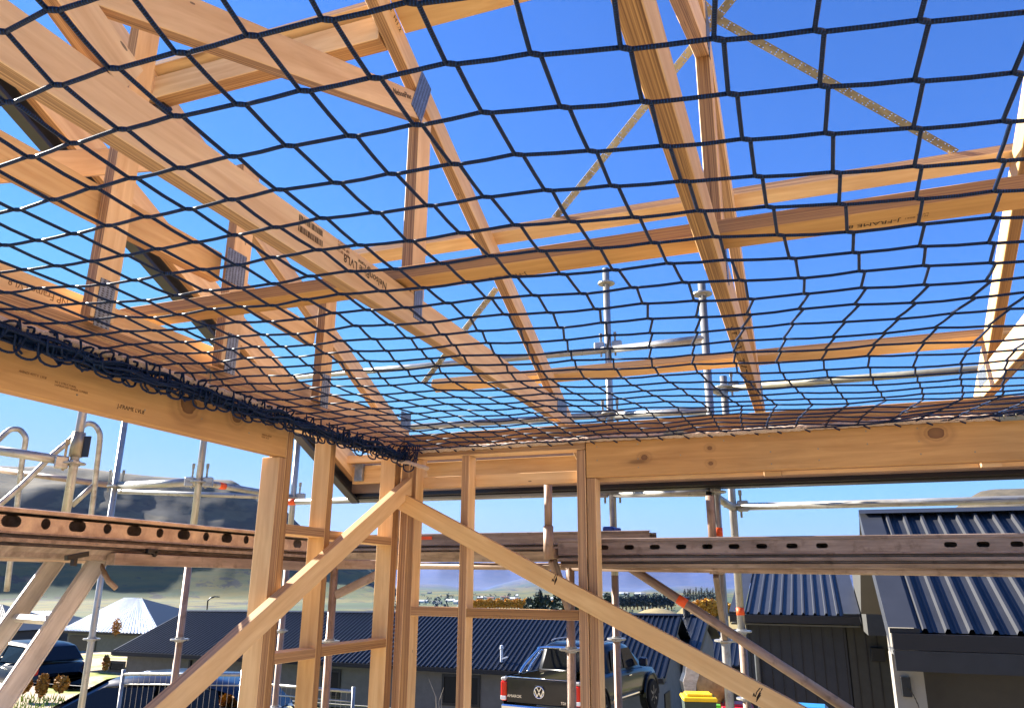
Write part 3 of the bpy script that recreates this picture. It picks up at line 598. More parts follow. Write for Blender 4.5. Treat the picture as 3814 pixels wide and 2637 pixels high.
# coil hanging in the corner
cc=PY(1510,1695,3.70)
for i in range(9):
    r0=.022+.016*g.random(); ph=g.random()*6; t0=g.uniform(-.4,.4); c=cc+V((g.uniform(-.022,.026),g.uniform(-.03,.03),g.uniform(-.022,.04)))
    bd.append(([c+V((r0*math.cos(a),r0*t0*math.sin(a+ph),r0*1.05*math.sin(a))) for a in np.linspace(0,6.6,20)],.003,6,None))
a=PY(1555,1690,3.70); b=PY(1541,1745,3.68)
for dx in (0,.012,-.014): bd.append(([a+V((dx,0,.05)),a+V((dx*.5,-.01,0)),b+V((dx,0,.01))],.003,6,None))
ropemesh('net_edge_bundle',bd,M['net'],NETO)
c=PY(1522,1740,3.685)
lp=[c+V((.028*math.cos(a)*1.1,0,.024*math.sin(a))) for a in np.linspace(math.pi*.9,math.pi*2.2,14)]
ropemesh('net_tie',[(lp+[lp[-1]+V((.004,0,.03)),lp[-1]+V((.02,0,.035)),lp[-1]+V((.03,0,.02))],.0035,7,.004)],M['net'],NETO)
# white edge ropes
def twrope(pts,r,name,label,parent=None):
    v,f=tubedata(pts,r,12,step=.006,lobes=3,twist=2*math.pi/.05); o=mesh(name,v,f,M['whiterope'],parent,None,True)
    return tag(o,label,'rope') if parent is None else o
q=[V((x,3.795+.004*math.sin(x*9),2.452+.003*math.sin(x*5.)-.012*max(0,-1.5-x))) for x in np.arange(-1.98,3,.05)]
twrope(q,.0135,'border_rope','off white twisted rope along the top of the back wall')
twrope([V((NX0+.0,y,2.437+.004*math.sin(y*4))) for y in np.arange(-.5,2.75,.05)],.015,'border_rope','off white twisted rope behind the bunched net on the left wall')
twrope([PY(1466,1715,3.70),PY(1520,1722,3.69),PY(1560,1735,3.68),PY(1594,1744,3.67)],.010,'rope_end','frayed white rope end hanging in the corner by the net coil')
for px,py,l in ((2510,1612,'shiny steel net hook on the back lintel below a strap hole'),(3770,1555,'steel net hook at the far right end of the lintel')):
    c=PY(px,py,3.79); h=thing('net_hook',l,'hook',c,'net hooks screwed to the wall tops')
    mb=MB(); mb.box((c.x-.05,c.y-.006,c.z-.014),(c.x+.05,c.y+.002,c.z+.006),.002); mb.build('base_plate',M['strap'],h)
    for dx in (-.025,.02): tube('hook_arm',[c+V((dx-.006,-.004,-.004)),c+V((dx-.006,-.012,.014)),c+V((dx+.004,-.008,.024)),c+V((dx+.01,0,.016))],.0025,M['strap'],h,8)
c=PX(778,1385,-2.045); h=thing('net_hook','steel hook holding the net rope above the left lintel','hook',c,'net hooks screwed to the wall tops')
tube('hook_arm',[c+V((0,.012,-.04)),c+V((0,.012,.0)),c+V((0,0,.012)),c+V((0,-.014,.0)),c+V((0,-.01,-.012))],.003,M['strap'],h,8)
# ================================================================ scaffolding
GV=M['galv']; BP=M['brownpole']; PR=.0242
def zline(px,py,a,v): # point of a vertical line
    return (PX if a==0 else PY)(px,py,v)
def rosette(par,x,y,z,r=.062,mat=None):
    m=MB(); m.lathe([(-.006,r*.92),(-.004,r),(.004,r),(.006,r*.92)],(x,y,z),(0,0,1),20); m.lathe([(-.016,.031),(.016,.031)],(x,y,z),(0,0,1),14)
    return m.build('rosette',mat or GV,par,False)
def wedge(par,x,y,z,dx,dy):
    m=MB(); d=V((dx,dy,0)).normalized(); c=V((x,y,z))+d*.052
    m.bar(c+V((0,0,-.075)),c+V((0,0,.085)),d,.014,.005,.001); m.bar(c+V((0,0,.07)),c+V((0,0,.105)),d,.022,.006,.002)
    return m.build('wedge_pin',M['strap'],par)
def head(par,x,y,z,dx,dy):
    m=MB(); d=V((dx,dy,0)).normalized(); c=V((x,y,z))
    m.bar(c+d*.03,c+d*.10,(0,0,1),.07,.04,.006); return m.build('ledger_head',GV,par)
def standard(label,x,y,z0,z1,ros=(),mat=None,mat2=None,split=None,sticker=None,wed=(),r=PR,group='upright scaffold tubes'):
    t=thing('scaffold_standard',label,'scaffold tube',(x,y,z0),group)
    if split: tube('pole',[(x,y,z0),(x,y,split)],r,mat2 or BP,t,14); tube('pole',[(x,y,split),(x,y,z1)],r,mat or GV,t,14)
    else: tube('pole',[(x,y,z0),(x,y,z1)],r,mat or GV,t,14)
    for z in ros: rosette(t,x,y,z)
    for z,dx,dy in wed: wedge(t,x,y,z,dx,dy); head(t,x,y,z,dx,dy)
    if sticker:
        for z,h in sticker: tube('orange_tape',[(x,y,z),(x,y,z+h)],r+.0012,M['orange'],t,14)
    return t
def ledger(label,p0,p1,mat=None,r=PR,sticker=None,name='scaffold_ledger',group='level scaffold tubes'):
    o=tube(name,[p0,p1],r,mat or GV,None,14); tag(o,label,'scaffold tube',group)
    if sticker:
        a,b=sticker; p0=V(p0);p1=V(p1)
        tube('orange_tape',[p0.lerp(p1,a),p0.lerp(p1,b)],r+.0012,M['orange'],o,14)
    return o
ZG=-1.2
# --- back scaffold
zz=lambda px,py,y:PY(px,py,y).z
X1=PY(2125,2245,4.24).x
B1=standard('brown scaffold upright just left of the double post at the back',X1,4.24,ZG,1.90,[zz(2125,2418,4.24)],BP)
X2=PY(2290,2140,5.2).x; 
B2=standard('tall galvanised upright just right of the double post, ringed under the net',X2,5.2,ZG,zz(2264,1000,5.2),[zz(2264,1056,5.2),zz(2270,1300,5.2),zz(2275,1540,5.2),zz(2282,1832,5.2),zz(2290,2115,5.2),zz(2290,2378,5.2)],GV,BP,1.8,
  wed=[(zz(2270,1300,5.2)+.02,-1,0),(zz(2270,1300,5.2)+.02,1,0),(zz(2275,1545,5.2),-1,0),(zz(2275,1545,5.2),1,0),(zz(2282,1832,5.2),1,0),(zz(2282,1832,5.2),-1,0)])
X3=PY(2690,2200,4.75).x
B3=standard('upright with two orange bands beside the bracket, nearer of the right pair',X3,4.75,ZG,zz(2620,1050,4.75),[zz(2624,1095,4.75),zz(2640,1335,4.75),zz(2655,1560,4.75),zz(2672,1832,4.75),zz(2700,2385,4.75)],GV,None,None,[(zz(2683,1997,4.75),zz(2683,1965,4.75)-zz(2683,1997,4.75))],wed=[(zz(2672,1832,4.75),0,1),(zz(2655,1560,4.75),0,1)])
X4=PY(2752,2200,5.35).x
B4=standard('upright with an orange band left of the grey ribbed roof, farther of the right pair',X4,5.35,ZG,zz(2715,1400,5.35),[zz(2722,1440,5.35),zz(2738,1885,5.35),zz(2757,2350,5.35),zz(2766,2600,5.35)],GV,BP,1.4,[(zz(2753,2290,5.35),zz(2753,2262,5.35)-zz(2753,2290,5.35))],wed=[(zz(2738,1885,5.35),1,0),(zz(2722,1440,5.35),1,0)])
standard('tall galvanised upright beyond the right edge',3.1,5.35,ZG,3.0,[2.2,1.2])
tube('coupler_bar',[PY(2640,1830,4.7),PY(2650,2005,4.7)],.018,M['charcoal'],B3,4)
ledger('bent transom tube joining the right pair of uprights under the eave',V((X3,4.78,zz(2690,1850,4.75))),V((X4,5.33,zz(2735,1890,5.35))))
ledger('transom tube joining the right pair of uprights above the eave',V((X3,4.78,zz(2660,1440,4.75))),V((X4,5.33,zz(2722,1470,5.35))))
ledger('guard rail right of the grey uprights below the eave',V((X4,5.35,zz(2760,1887,5.35))),V((3.1,5.35,zz(2760,1887,5.35))))
ledger('guard rail seen through the net at the right',V((X4,5.35,zz(2830,1437,5.35))),V((3.1,5.35,zz(2830,1437,5.35))),M['strap'])
XC,YC=-3.95,5.25
ledger('upper guard rail behind the net with an orange band',V((XC,5.2,zz(1800,1335,5.2))),V((X2,5.2,zz(2250,1305,5.2))),sticker=(.78,.80))
ledger('short rail between the two tall uprights behind the net',V((X2,5.2,zz(2300,1300,5.2))),V((X3,4.75,zz(2620,1262,4.75))),GV,.026)
ledger('lower guard rail low behind the densest part of the net',V((XC,5.2,zz(1900,1562,5.2))),V((X2,5.2,zz(2260,1545,5.2))))
ledger('rail low behind the net right of the double post',V((X2,5.2,zz(2290,1545,5.2))),V((X3,4.75,zz(2640,1530,4.75))))
ledger('eave level rail from the corner upright along the fascia, orange band by the corner',V((XC,5.22,zz(1380,1858,5.2))),V((X2,5.2,zz(1900,1845,5.2))),sticker=(.02,.05))
ledger('eave level rail hidden under the fascia right of the double post',V((X2,5.2,zz(2400,1836,5.2))),V((X3,4.78,zz(2650,1832,4.75))))
ledger('brown rail under the deck at the back',V((-3.6,5.2,1.865)),V((X3+2.5,5.2,1.84)),BP)
ledger('brown bearer under the front deck plank',V((X1-.02,4.24,1.835)),V((X3+2.6,4.24,1.80)),BP,.022)
a=PY(2345,2112,4.3);b=PY(3200,2668,4.3)
ledger('sloping scaffold brace with an orange band running down to the right',a,b,BP,.0242,(.235,.275),'scaffold_brace')
# hop-up brackets
def hopup(label,p,dx,dy,L,zt,zb):
    t=thing('hop_up_bracket',label,'scaffold bracket',(p[0],p[1],zb),'plank brackets on the uprights')
    d=V((dx,dy,0)).normalized(); c=V((p[0],p[1],0))
    board('bracket_arm',c+V((0,0,zt))+d*.02,c+d*L+V((0,0,zt)),(0,0,1),.055,.045,BP,t,.004)
    board('gusset',c+V((0,0,zb))+d*.02,c+d*L*.85+V((0,0,zt-.03)),(0,0,1),.05,.03,M['deckgrey'],t,.003)
    tube('spigot',[c+d*L+V((0,0,zt-.03)),c+d*L+V((0,0,zt+.14))],.027,BP,t,12); tube('spigot',[c+d*L+V((0,0,zt+.14)),c+d*L+V((0,0,zt+.37))],[.021,.0225],BP,t,12)
    return t
SP=PY(2043,2060,3.99)
hopup('brown bracket with an upright spigot between stud and double post',(X1,4.24),SP.x-X1,SP.y-4.24,(V((SP.x,SP.y,0))-V((X1,4.24,0))).length,SP.z-.0,1.62)
B3b=hopup('brown bracket under the deck beside the orange banded upright',(X3,4.75),PY(2660,2100,4.25).x-X3,-.5,.5,1.83,1.45)
# planks
def slotted(name,P0,d,L,up,nrm,h,slots,mat,parent):
    """channel side with rounded openings: P0 corner, d along, up"""
    d=V(d).normalized();up=V(up)
    bm=bmesh.new()
    def loop(pts): 
        vs=[bm.verts.new(p) for p in pts]; return [bm.edges.new((vs[i],vs[(i+1)%len(vs)])) for i in range(len(vs))]
    E=loop([P0,P0+d*L,P0+d*L+up*h,P0+up*h])
    for s,wd,ht in slots:
        c=P0+d*s+up*h*.5; pts=[]; r=ht/2; k=max(0,wd/2-r)
        for i in range(9): an=-math.pi/2+math.pi*i/8; pts.append(c+d*(k+r*math.cos(an))+up*(r*math.sin(an)))
        for i in range(9): an=math.pi/2+math.pi*i/8; pts.append(c+d*(-k+r*math.cos(an))+up*(r*math.sin(an)))
        E+=loop(pts)
    bmesh.ops.triangle_fill(bm,use_beauty=True,use_dissolve=False,edges=E,normal=V(nrm))
    me=bpy.data.meshes.new(name); bm.to_mesh(me); bm.free(); me.materials.append(mat)
    o=bpy.data.objects.new(name,me); link(o,parent); place(o,Matrix.Identity(4),parent)
    md=o.modifiers.new('thick','SOLIDIFY'); md.thickness=.003; md.offset=0
    return o
def plank(label,P0,d,L,inn,zt,zs,zb,W,slots,mat,mat2=None,blue=False):
    """steel scaffold plank: slotted side face from zs to zt, corrugated pan below down to zb, width W towards inn"""
    d=V(d).normalized();n=V(inn).normalized();P0=V((P0[0],P0[1],0))
    t=thing('scaffold_plank',label,'scaffold plank',P0+V((0,0,zb)),'steel deck planks')
    Z=V((0,0,1)); mat2=mat2 or mat
    slotted('slotted_side',P0+Z*(zs+.004),d,L,Z,-n,zt-.012-zs-.004,slots,mat,t)
    def prof(name,pts,m):
        vs=[P0+n*a+Z*b for a,b in pts]+[P0+n*a+Z*b+d*L for a,b in pts]; k=len(pts)
        o=mesh(name,vs,[(i,i+1,i+1+k,i+k) for i in range(k-1)],m,t)
        md=o.modifiers.new('thick','SOLIDIFY'); md.thickness=.003; md.offset=0
        return o
    prof('top_lip',[(.035,zt-.002),(.0,zt),(-.008,zt-.003),(-.008,zt-.014),(.001,zt-.016)],mat)
    q=[(.0,zs+.006),(-.004,zs),(.045,zs-.003),(.045,zs-.013),(.0,zs-.017),(.0,zs-.030),(.045,zs-.033),(.045,zs-.042),(.012,zs-.045)]
    a=.03
    while a<W-.05: q+=[(a+.015,zb+.02),(a+.025,zb),(a+.055,zb),(a+.065,zb+.02)]; a+=.075
    q+=[(W-.01,zb+.01),(W,zb),(W,zt)]
    prof('corrugated_pan',q,mat2)
    prof('walking_surface',[(.03,zt-.012),(W,zt-.012)],mat2)
    return t
yf=4.02
zt=zz(3000,1996,yf);zs=zz(3000,2062,yf);zb=zz(3000,2112,yf)
xs=PY(2078,2010,yf).x
sl=[]
for px in (2070+178,2343,2439,2537,2635,2734,2837,2950,3062,3541,3663,3790): sl.append((PY(px,2035,yf).x-xs,.052,.0235))
for i in range(14): sl.append((PY(3790,2035,yf).x-xs+.125*(i+1),.052,.0235))
plank('long slotted deck plank in front of the houses on the right',(xs,yf),(1,0,0),4.2,(0,1,0),zt,zs,zb,.235,sl,M['deckgrey'])
plank('second deck plank behind the long slotted one',(xs,yf+.26),(1,0,0),4.2,(0,1,0),zt-.005,zs,zb,.235,[(.3*i+.2,.052,.0235) for i in range(13)],M['deckgrey'])
yq=4.95; zt=zz(1700,1988,yq)
P=plank('far deck plank with an orange strip behind the back studs',(-3.6,yq),(1,0,0),PY(2420,2000,yq).x+3.6,(0,1,0),zz(1700,1986,yq),zz(1700,2030,yq),zz(1700,2088,yq),.235,[],M['deckgrey'])
c=PY(1580,2003,yq-.006); board('orange_strip',(c.x-.075,c.y,c.z),(c.x+.06,c.y,c.z),(0,0,1),.022,.003,M['orange'],P)
ledger('pale tube under the far deck plank',V((-3.6,5.05,zz(1700,2056,5.05))),V((PY(2110,2050,5.05).x,5.05,zz(1700,2056,5.05))))
# blue end caps
for px,l in ((2275,'blue plastic block on the deck right of the double post'),(2296,'round blue plastic cap at the foot of the tall upright')):
    c=PY(px,1990,5.0); mb=MB()
    if px==2275: mb.box((c.x-.05,4.98,zt-.03),(c.x+.022,5.1,zt+.035),.008)
    else: mb.lathe([(0,.026),(.05,.026),(.055,.02)],(c.x+.005,5.0,zt-.03),(0,0,1),14)
    o=mb.build('end_cap',M['blueplastic']); tag(o,l,'plastic cap')
# --- left scaffold
xp=-2.8
zt=PX(450,1928,xp).z; zs=PX(300,2001,xp).z; zb=PX(300,2080,xp).z
y0=-1.5
sl=[]
for px,py,wd in ((45,1924,.082),(172,1939,.043),(290,1950,.082),(400,1966,.043),(500,1974,.082),(595,1985,.043)): sl.append((PX(px,py,xp).y-y0,wd,.043))
ys=PX(45,1924,xp).y
for i in range(1,19): sl.append((ys-.145*i-y0,.043 if i%2 else .082,.043))
ye=PX(595,1985,xp).y
for i in range(1,9): sl.append((ye+.15*i-y0,.082 if i%2 else .043,.043))
plank('tan slotted deck plank outside the left wall',(xp,y0),(0,1,0),4.33-y0,(-1,0,0),zt,zs,zb,.235,sl,M['deck'],M['deckgrey'])
plank('second deck plank behind the tan slotted one',(xp-.26,y0),(0,1,0),4.33-y0,(-1,0,0),zt-.004,zs,zb,.235,[(.15*i+.1,.082 if i%2 else .043,.043) for i in range(36)],M['deck'])
plank('third deck plank on the left, farthest from the wall',(xp-.52,y0),(0,1,0),4.33-y0,(-1,0,0),zt-.004,zs,zb,.235,[(.15*i+.1,.082 if i%2 else .043,.043) for i in range(36)],M['deck'])
board('scaffold_bearer',(xp-.02,PX(110,2085,-3.3).y,PX(300,2088,-3.3).z),(xp-.02,4.3,PX(300,2088,-3.3).z),(0,0,1),.05,.05,M['deckgrey']); tag(bpy.data.objects['scaffold_bearer'],'box bearer under the left deck beside the ladder top','scaffold bearer')
c=PX(285,2079,-2.79); mb=MB(); mb.bar(c+V((0,-.05,.0)),c+V((0,.05,.02)),(0,0,1),.02,.02,.002); mb.bar(c+V((0,-.01,.0)),c+V((0,-.01,-.03)),(0,1,0),.02,.02,.002)
o=mb.build('deck_clip',M['fasciablk']); tag(o,'dark metal catch under the left deck','catch','small catches on the left deck')
c=PX(565,2052,-2.79); mb=MB(); mb.bar(c+V((0,-.03,.0)),c+V((0,.03,.0)),(0,0,1),.02,.02,.002); mb.bar(c+V((0,.01,.0)),c+V((0,.025,-.02)),(0,1,0),.02,.02,.002)
o=mb.build('deck_clip',M['fasciablk']); tag(o,'dark metal catch on the face of the left deck','catch','small catches on the left deck')
def pol(px,py,d,z0,z1,label,**k):
    p=PD(px,py,d); return p,standard(label,p.x,p.y,z0,z1,**k)
p1,L1=pol(272,1750,4.45,1.93,3.4,'galvanised upright with a dark sleeve, nearest on the left')
for z in (PD(272,1725,4.45).z,): rosette(L1,p1.x,p1.y,z); wedge(L1,p1.x,p1.y,z+.03,-.55,-.83); head(L1,p1.x,p1.y,z,-.55,-.83)
za=PD(290,1700,4.45).z; zc=PD(290,1604,4.45).z
tube('sleeve',[(p1.x,p1.y,za),(p1.x,p1.y,zc)],.036,M['strap'],L1,14)
e=V((math.cos(YAW),math.sin(YAW),0)); board('sleeve_plate',V((p1.x,p1.y,za-.0))+e*.05,V((p1.x,p1.y,zc-.02))+e*.05,e,.05,.008,M['charcoal'],L1)
p2,L2=pol(430,1800,6.3,ZG,3.6,'thin galvanised upright behind the handrail loop'); 
zr2=PD(430,1812,6.3).z; rosette(L2,p2.x,p2.y,zr2); wedge(L2,p2.x,p2.y,zr2+.03,.8,.4); wedge(L2,p2.x,p2.y,zr2+.03,-.8,-.4); rosette(L2,p2.x,p2.y,PD(357,2367,6.3).z)
p3,L3=pol(740,1800,5.6,ZG,3.6,'galvanised upright left of the double stud on the left wall',mat=GV,mat2=BP,split=1.85)
zr3=PD(742,1795,5.6).z; rosette(L3,p3.x,p3.y,zr3)
for q in (1,-1): wedge(L3,p3.x,p3.y,zr3+.03,q*.8,q*.3); head(L3,p3.x,p3.y,zr3,q*.8,q*.3)
rosette(L3,p3.x,p3.y,PD(688,2369,5.6).z)
p4,L4=pol(1092,1850,6.4,ZG,PD(1110,1590,6.4).z,'upright between the left studs, clamped below the barge board',mat=GV,mat2=BP,split=1.85)
for py in (1612,1853,2340,2600): rosette(L4,p4.x,p4.y,PD(1090,py,6.4).z,.05)
for q in (1,-1): wedge(L4,p4.x,p4.y,PD(1090,1853,6.4).z+.02,q*.9,q*.3); head(L4,p4.x,p4.y,PD(1090,1853,6.4).z,q*.9,q*.3)
p5=PX(1243,2160,-2.8); L5=standard('brown upright with a bracket behind the left wall studs',p5.x,p5.y,ZG,1.86,[PX(1225,2388,-2.8).z],BP)
hopup('brown bracket on the upright behind the left studs',(p5.x,p5.y),.9,.1,.42,1.85,PX(1255,2215,-2.8).z)
ledger('near guard rail on the left, ending at the sleeved upright',PD(-40,1672,4.3),PD(250,1717,4.45),r=.0265)
ledger('far guard rail on the left behind the handrails, in brown steel',PD(-40,1745,6.9),PD(420,1808,6.3),M['brownpole'])
ledger('pale flat rail between two uprights against the hill',PD(440,1808,6.3),PD(735,1795,5.6),GV,.03)
ledger('rail with an orange band ending behind the left post',V((p3.x,p3.y,zr3)),V((p4.x,p4.y,PD(1090,1853,6.4).z)),sticker=(.19,.25))
ledger('rail from the sleeved upright back to the corner',PD(440,1830,6.6),V((p4.x-.02,p4.y,PD(1090,1853,6.4).z)),r=.02)
# handrail loops of the ladder access
HR=thing('handrail','pair of looped galvanised handrails at the head of the ladder','handrail',PD(316,2085,4.9))
def arc(pts): # Catmull-Rom through pixel points at one depth
    P=[PD(*q) for q in pts]; P=[P[0]*2-P[1]]+P+[P[-1]*2-P[-2]]; out=[]
    for i in range(1,len(P)-2):
        for k in range(6):
            t=k/6; a,b,c,d=P[i-1:i+3]
            out.append(.5*((2*b)+(c-a)*t+(2*a-5*b+4*c-d)*t*t+(3*b-a-3*c+d)*t**3))
    out.append(P[-2]); return out
for pts in ([(312,2130,4.9),(342,1900,4.9),(358,1760,4.9),(372,1640,4.9),(368,1606,4.9),(352,1584,4.9),(330,1577,4.88),(308,1588,4.86),(265,1636,4.8),(190,1700,4.7),(90,1800,4.6),(0,1878,4.5),(-60,1930,4.45)],
            [(25,2200,4.9),(62,1900,4.9),(82,1720,4.9),(95,1645,4.9),(92,1622,4.9),(75,1602,4.9),(52,1598,4.88),(30,1606,4.86),(-10,1642,4.8),(-80,1705,4.7)]):
    tube('rail_loop',arc(pts),.0172,GV,HR,12)
tube('rail_strut',[PD(348,1808,4.9),PD(268,1882,4.85)],.0172,GV,HR,12)
# ladder
LD=thing('ladder','aluminium ladder leaning up to the left deck','ladder',PD(0,2637,2.9))
s0=PD(372,2078,3.5); s1=PD(-40,2690,2.95); ax=(s1-s0).normalized(); s1=s1+ax*1.2
_f=V((-math.sin(YAW),math.cos(YAW),0)); _e=V((math.cos(YAW),math.sin(YAW),0)); side=(_e*-.80+_f*.60).normalized(); dep=ax.cross(side).normalized()
lw_=.42
def stile(o0,o1):
    board('stile',o0,o1,dep,.085,.022,M['alu'],LD,.003)
    for sg in (1,-1): board('stile_flange',o0+dep*sg*.036,o1+dep*sg*.036,side,.032,.005,M['alu'],LD,.001)
stile(s0,s1); stile(s0+side*lw_,s1+side*lw_)
k=.17
L=(s1-s0).length
z=.315
for i in range(6):
    c=s0+ax*(z+.30*i); board('rung',c+side*.01,c+side*(lw_-.01),dep,.034,.03,M['alu'],LD,.004)
tube('hook',[s0+V((0,0,-.02)),s0+V((.05,.02,-.10)),s0+V((.09,.03,-.13))],.012,BP,LD,8)
# ================================================================ houses
RF=simple('charcoal_roofing','#15181f',.42,.0,.12,3); RFN=simple('slate_roofing','#2c2e34',.5,.0,.12,3); WALLD=simple('dark_weatherboard','#33353b',.75,0,.1,4); WALLG=simple('grey_render','#60605f',.85,0,.08,5)
WALLL=simple('pale_render','#a7a49d',.8,0,.06,4); WALLM=simple('beige_render','#7d776d',.85,0,.08,5); GLS=NT('window_glass').out((.01,.012,.014,1),.08,0); GLS.node_tree.nodes['Principled BSDF'].inputs['Specular IOR Level'].default_value=.25; BLK=simple('black_frame','#15161a',.4,.1,.1); BROWN=simple('garage_door','#3a3530',.6,0,.1)
GLARE=simple('glare_roofing','#dfe2e6',.3,.3,.06,3)  # near-white base colour stands in for sun glare on the sheets
def ribroof(name,p00,p10,p01,p11,pitch,h,mat,par,skip0=0,skip1=0):
    """ribbed sheet over the quad eave p00-p10, ridge p01-p11"""
    p00,p10,p01,p11=map(V,(p00,p10,p01,p11)); L=(p10-p00).length
    nrm=(p10-p00).cross(p01-p00).normalized(); 
    if nrm.z<0:nrm=-nrm
    prof=[];x=skip0
    while x<L-skip1-pitch*.5:
        for a,b in ((0,0),(.12,0),(.2,.0),(.28,1),(.42,1),(.5,0),(.66,0),(.70,.16),(.76,.16),(.80,0)): prof.append((x+a*pitch,b*h))
        x+=pitch
    prof.append((L-skip1,0))
    vs=[];k=len(prof)
    for u,hh in prof: vs.append(p00.lerp(p10,u/L)+nrm*hh)
    for u,hh in prof: vs.append(p01.lerp(p11,u/L)+nrm*hh)
    return mesh(name,vs,[(i,i+1,i+1+k,i+k) for i in range(k-1)],mat,par)
def quad(name,pts,mat,par=None): return mesh(name,pts,[tuple(range(len(pts)))],mat,par)
def slab(mb,p,q,r,s,t,mi=0):
    """thin slab over quad pqrs, thickness t downwards"""
    a=[V(x) for x in (p,q,r,s)]; b=[x-V((0,0,t)) for x in a]
    mb.add(a+b,[(0,1,2,3),(7,6,5,4),(0,4,5,1),(1,5,6,2),(2,6,7,3),(3,7,4,0)],mi)
def window(par,lo,hi,ax='y',fr=.05):
    """lo,hi corners on a wall facing -y (ax y) or -x (ax x)"""
    lo=V(lo);hi=V(hi); m=MB()
    if ax=='y':
        y=lo.y
        for a,b in (((lo.x,y-.05,lo.z),(lo.x+fr,y,hi.z)),((hi.x-fr,y-.05,lo.z),(hi.x,y,hi.z)),((lo.x+fr,y-.05,lo.z),(hi.x-fr,y,lo.z+fr)),((lo.x+fr,y-.05,hi.z-fr),(hi.x-fr,y,hi.z))): m.box(a,b)
        g=[(lo.x+fr,y-.02,lo.z+fr),(hi.x-fr,y-.02,lo.z+fr),(hi.x-fr,y-.02,hi.z-fr),(lo.x+fr,y-.02,hi.z-fr)]
    else:
        x=lo.x
        for a,b in (((x-.05,lo.y,lo.z),(x,lo.y+fr,hi.z)),((x-.05,hi.y-fr,lo.z),(x,hi.y,hi.z)),((x-.05,lo.y+fr,lo.z),(x,hi.y-fr,lo.z+fr)),((x-.05,lo.y+fr,hi.z-fr),(x,hi.y-fr,hi.z))): m.box(a,b)
        g=[(x-.02,lo.y+fr,lo.z+fr),(x-.02,lo.y+fr,hi.z-fr),(x-.02,hi.y-fr,hi.z-fr),(x-.02,hi.y-fr,lo.z+fr)]
    w=m.build('window',BLK,par); quad('pane',g,GLS,w); return w
def gable(label,x0,x1,yf,yr,yb,ze,zr0,zr1,zg,wall,roof=RF,pitch=.19,wallx=.35,end=None,flash=.0,name='house'):
    """house with its ridge along x; x0..x1 roof edges, eave at yf, ridge at yr (z from zr0 to zr1)"""
    t=thing(name,label,'house',((x0+x1)/2,yf,zg))
    a,b,c,d=V((x0,yf,ze)),V((x1,yf,ze)),V((x0,yr,zr0)),V((x1,yr,zr1))
    rf=ribroof('roof',a,b,c,d,pitch,.04,roof,t,flash,flash)
    quad('roof',[(x0,yb,ze),(x0,yr,zr0),(x1,yr,zr1),(x1,yb,ze)],roof,t)
    m=MB()
    sl=(c-a).normalized(); up=V((0,0,.018))
    for p,q,s in ((a,c,1),(b,d,-1)):
        w=max(flash,.10); m.add([p+up+V((0,0,.02)),p+up+V((s*w,0,.02)),q+up+V((s*w,0,.02)),q+up+V((0,0,.02)),p-V((0,0,.2)),q-V((0,0,.2))],[(0,1,2,3),(0,3,5,4)] if s>0 else [(3,2,1,0),(4,5,3,0)])
    e2=V((0,.14,-.02)); m.add([c+V((0,-.16,.0)),d+V((0,-.16,.0)),d+V((0,0,.06)),c+V((0,0,.06)),c+e2,d+e2],[(0,1,2,3),(3,2,5,4)])
    m.build('ridge_cap',roof,rf)
    m=MB(); m.box((x0+.02,yf-.10,ze-.15),(x1-.02,yf+.02,ze-.012))
    if flash>0: m.box((x0+.01,yf-.03,ze-.011),(x0+flash+.02,yf+.015,ze+.034)); m.box((x1-flash-.02,yf-.03,ze-.011),(x1-.01,yf+.015,ze+.034))
    m.build('gutter',M['fasciablk'],t)
    m=MB(); m.box((x0+.02,yf+.021,ze-.20),(x1-.02,yf+.6,ze-.17)); m.build('soffit',WALLG,t)
    m=MB(); yw=yf+.5; 
    w0=x0+wallx; w1=x1-wallx
    m.poly([(w0,yw,zg),(w1,yw,zg),(w1,yw,ze-.1),(w0,yw,ze-.1)]); m.poly([(w1,yb-.5,zg),(w0,yb-.5,zg),(w0,yb-.5,ze-.1),(w1,yb-.5,ze-.1)])
    m.build('wall',wall,t)
    ew=end or wall
    for w,z1 in ((w0,zr0),(w1,zr1)):
        quad('gable_wall',[(w,yb-.5,zg),(w,yw,zg),(w,yw,ze-.1),(w,yr,z1-.12),(w,yb-.5,ze-.1)],ew,t)
    return t
# long dark roofed house behind the studs
xe0=PZ(368,2428,-1.2).x; xe1=PZ(2466,2529,-1.2).x
zr0=PY(561,2272,31).z; zr1=PY(2382,2288,31).z
ZL=-3.7
HL=gable('long low house with a dark ribbed roof behind the bare studs',xe0,xe1,27.1,31.2,35.4,-1.2,zr0,zr1,ZL,WALLG,end=WALLM)
yw=27.598
for a,b,c,d in ((1645,2514,1790,2624),(405,2462,470,2500),(1195,2494,1272,2596),(960,2500,1010,2600)):
    p=PY(a,d,yw);q=PY(c,b,yw); window(HL,(p.x,yw,p.z),(q.x,yw,q.z),'y',.09)
p=PY(690,2637,yw);q=PY(720,2470,yw)
m=MB(); m.box((p.x,yw-.12,ZL),(p.x+.09,yw-.02,-1.35)); m.build('downpipe',BLK,HL)
q=PX(2490,2600,xe1-.35)
window(HL,(xe1-.352,28.6,-2.9),(xe1-.352,29.6,-1.75),'x') if False else None
c=PP(1868,2465,V((0,27.1,-1.2)),V((0,-(zr1+1.2),4.1)).normalized()*1.0)
m=MB(); m.lathe([(0,.05),(.45,.05)],c,(0,0,1),10); m.lathe([(.44,.075),(.56,.06),(.58,.02)],c,(0,0,1),10); m.bar(c+V((.05,-.05,.12)),c+V((.28,-.1,.2)),(0,0,1),.05,.05); m.build('vent_pipe',simple('pale_pipe','#c9ccd0',.5),HL)
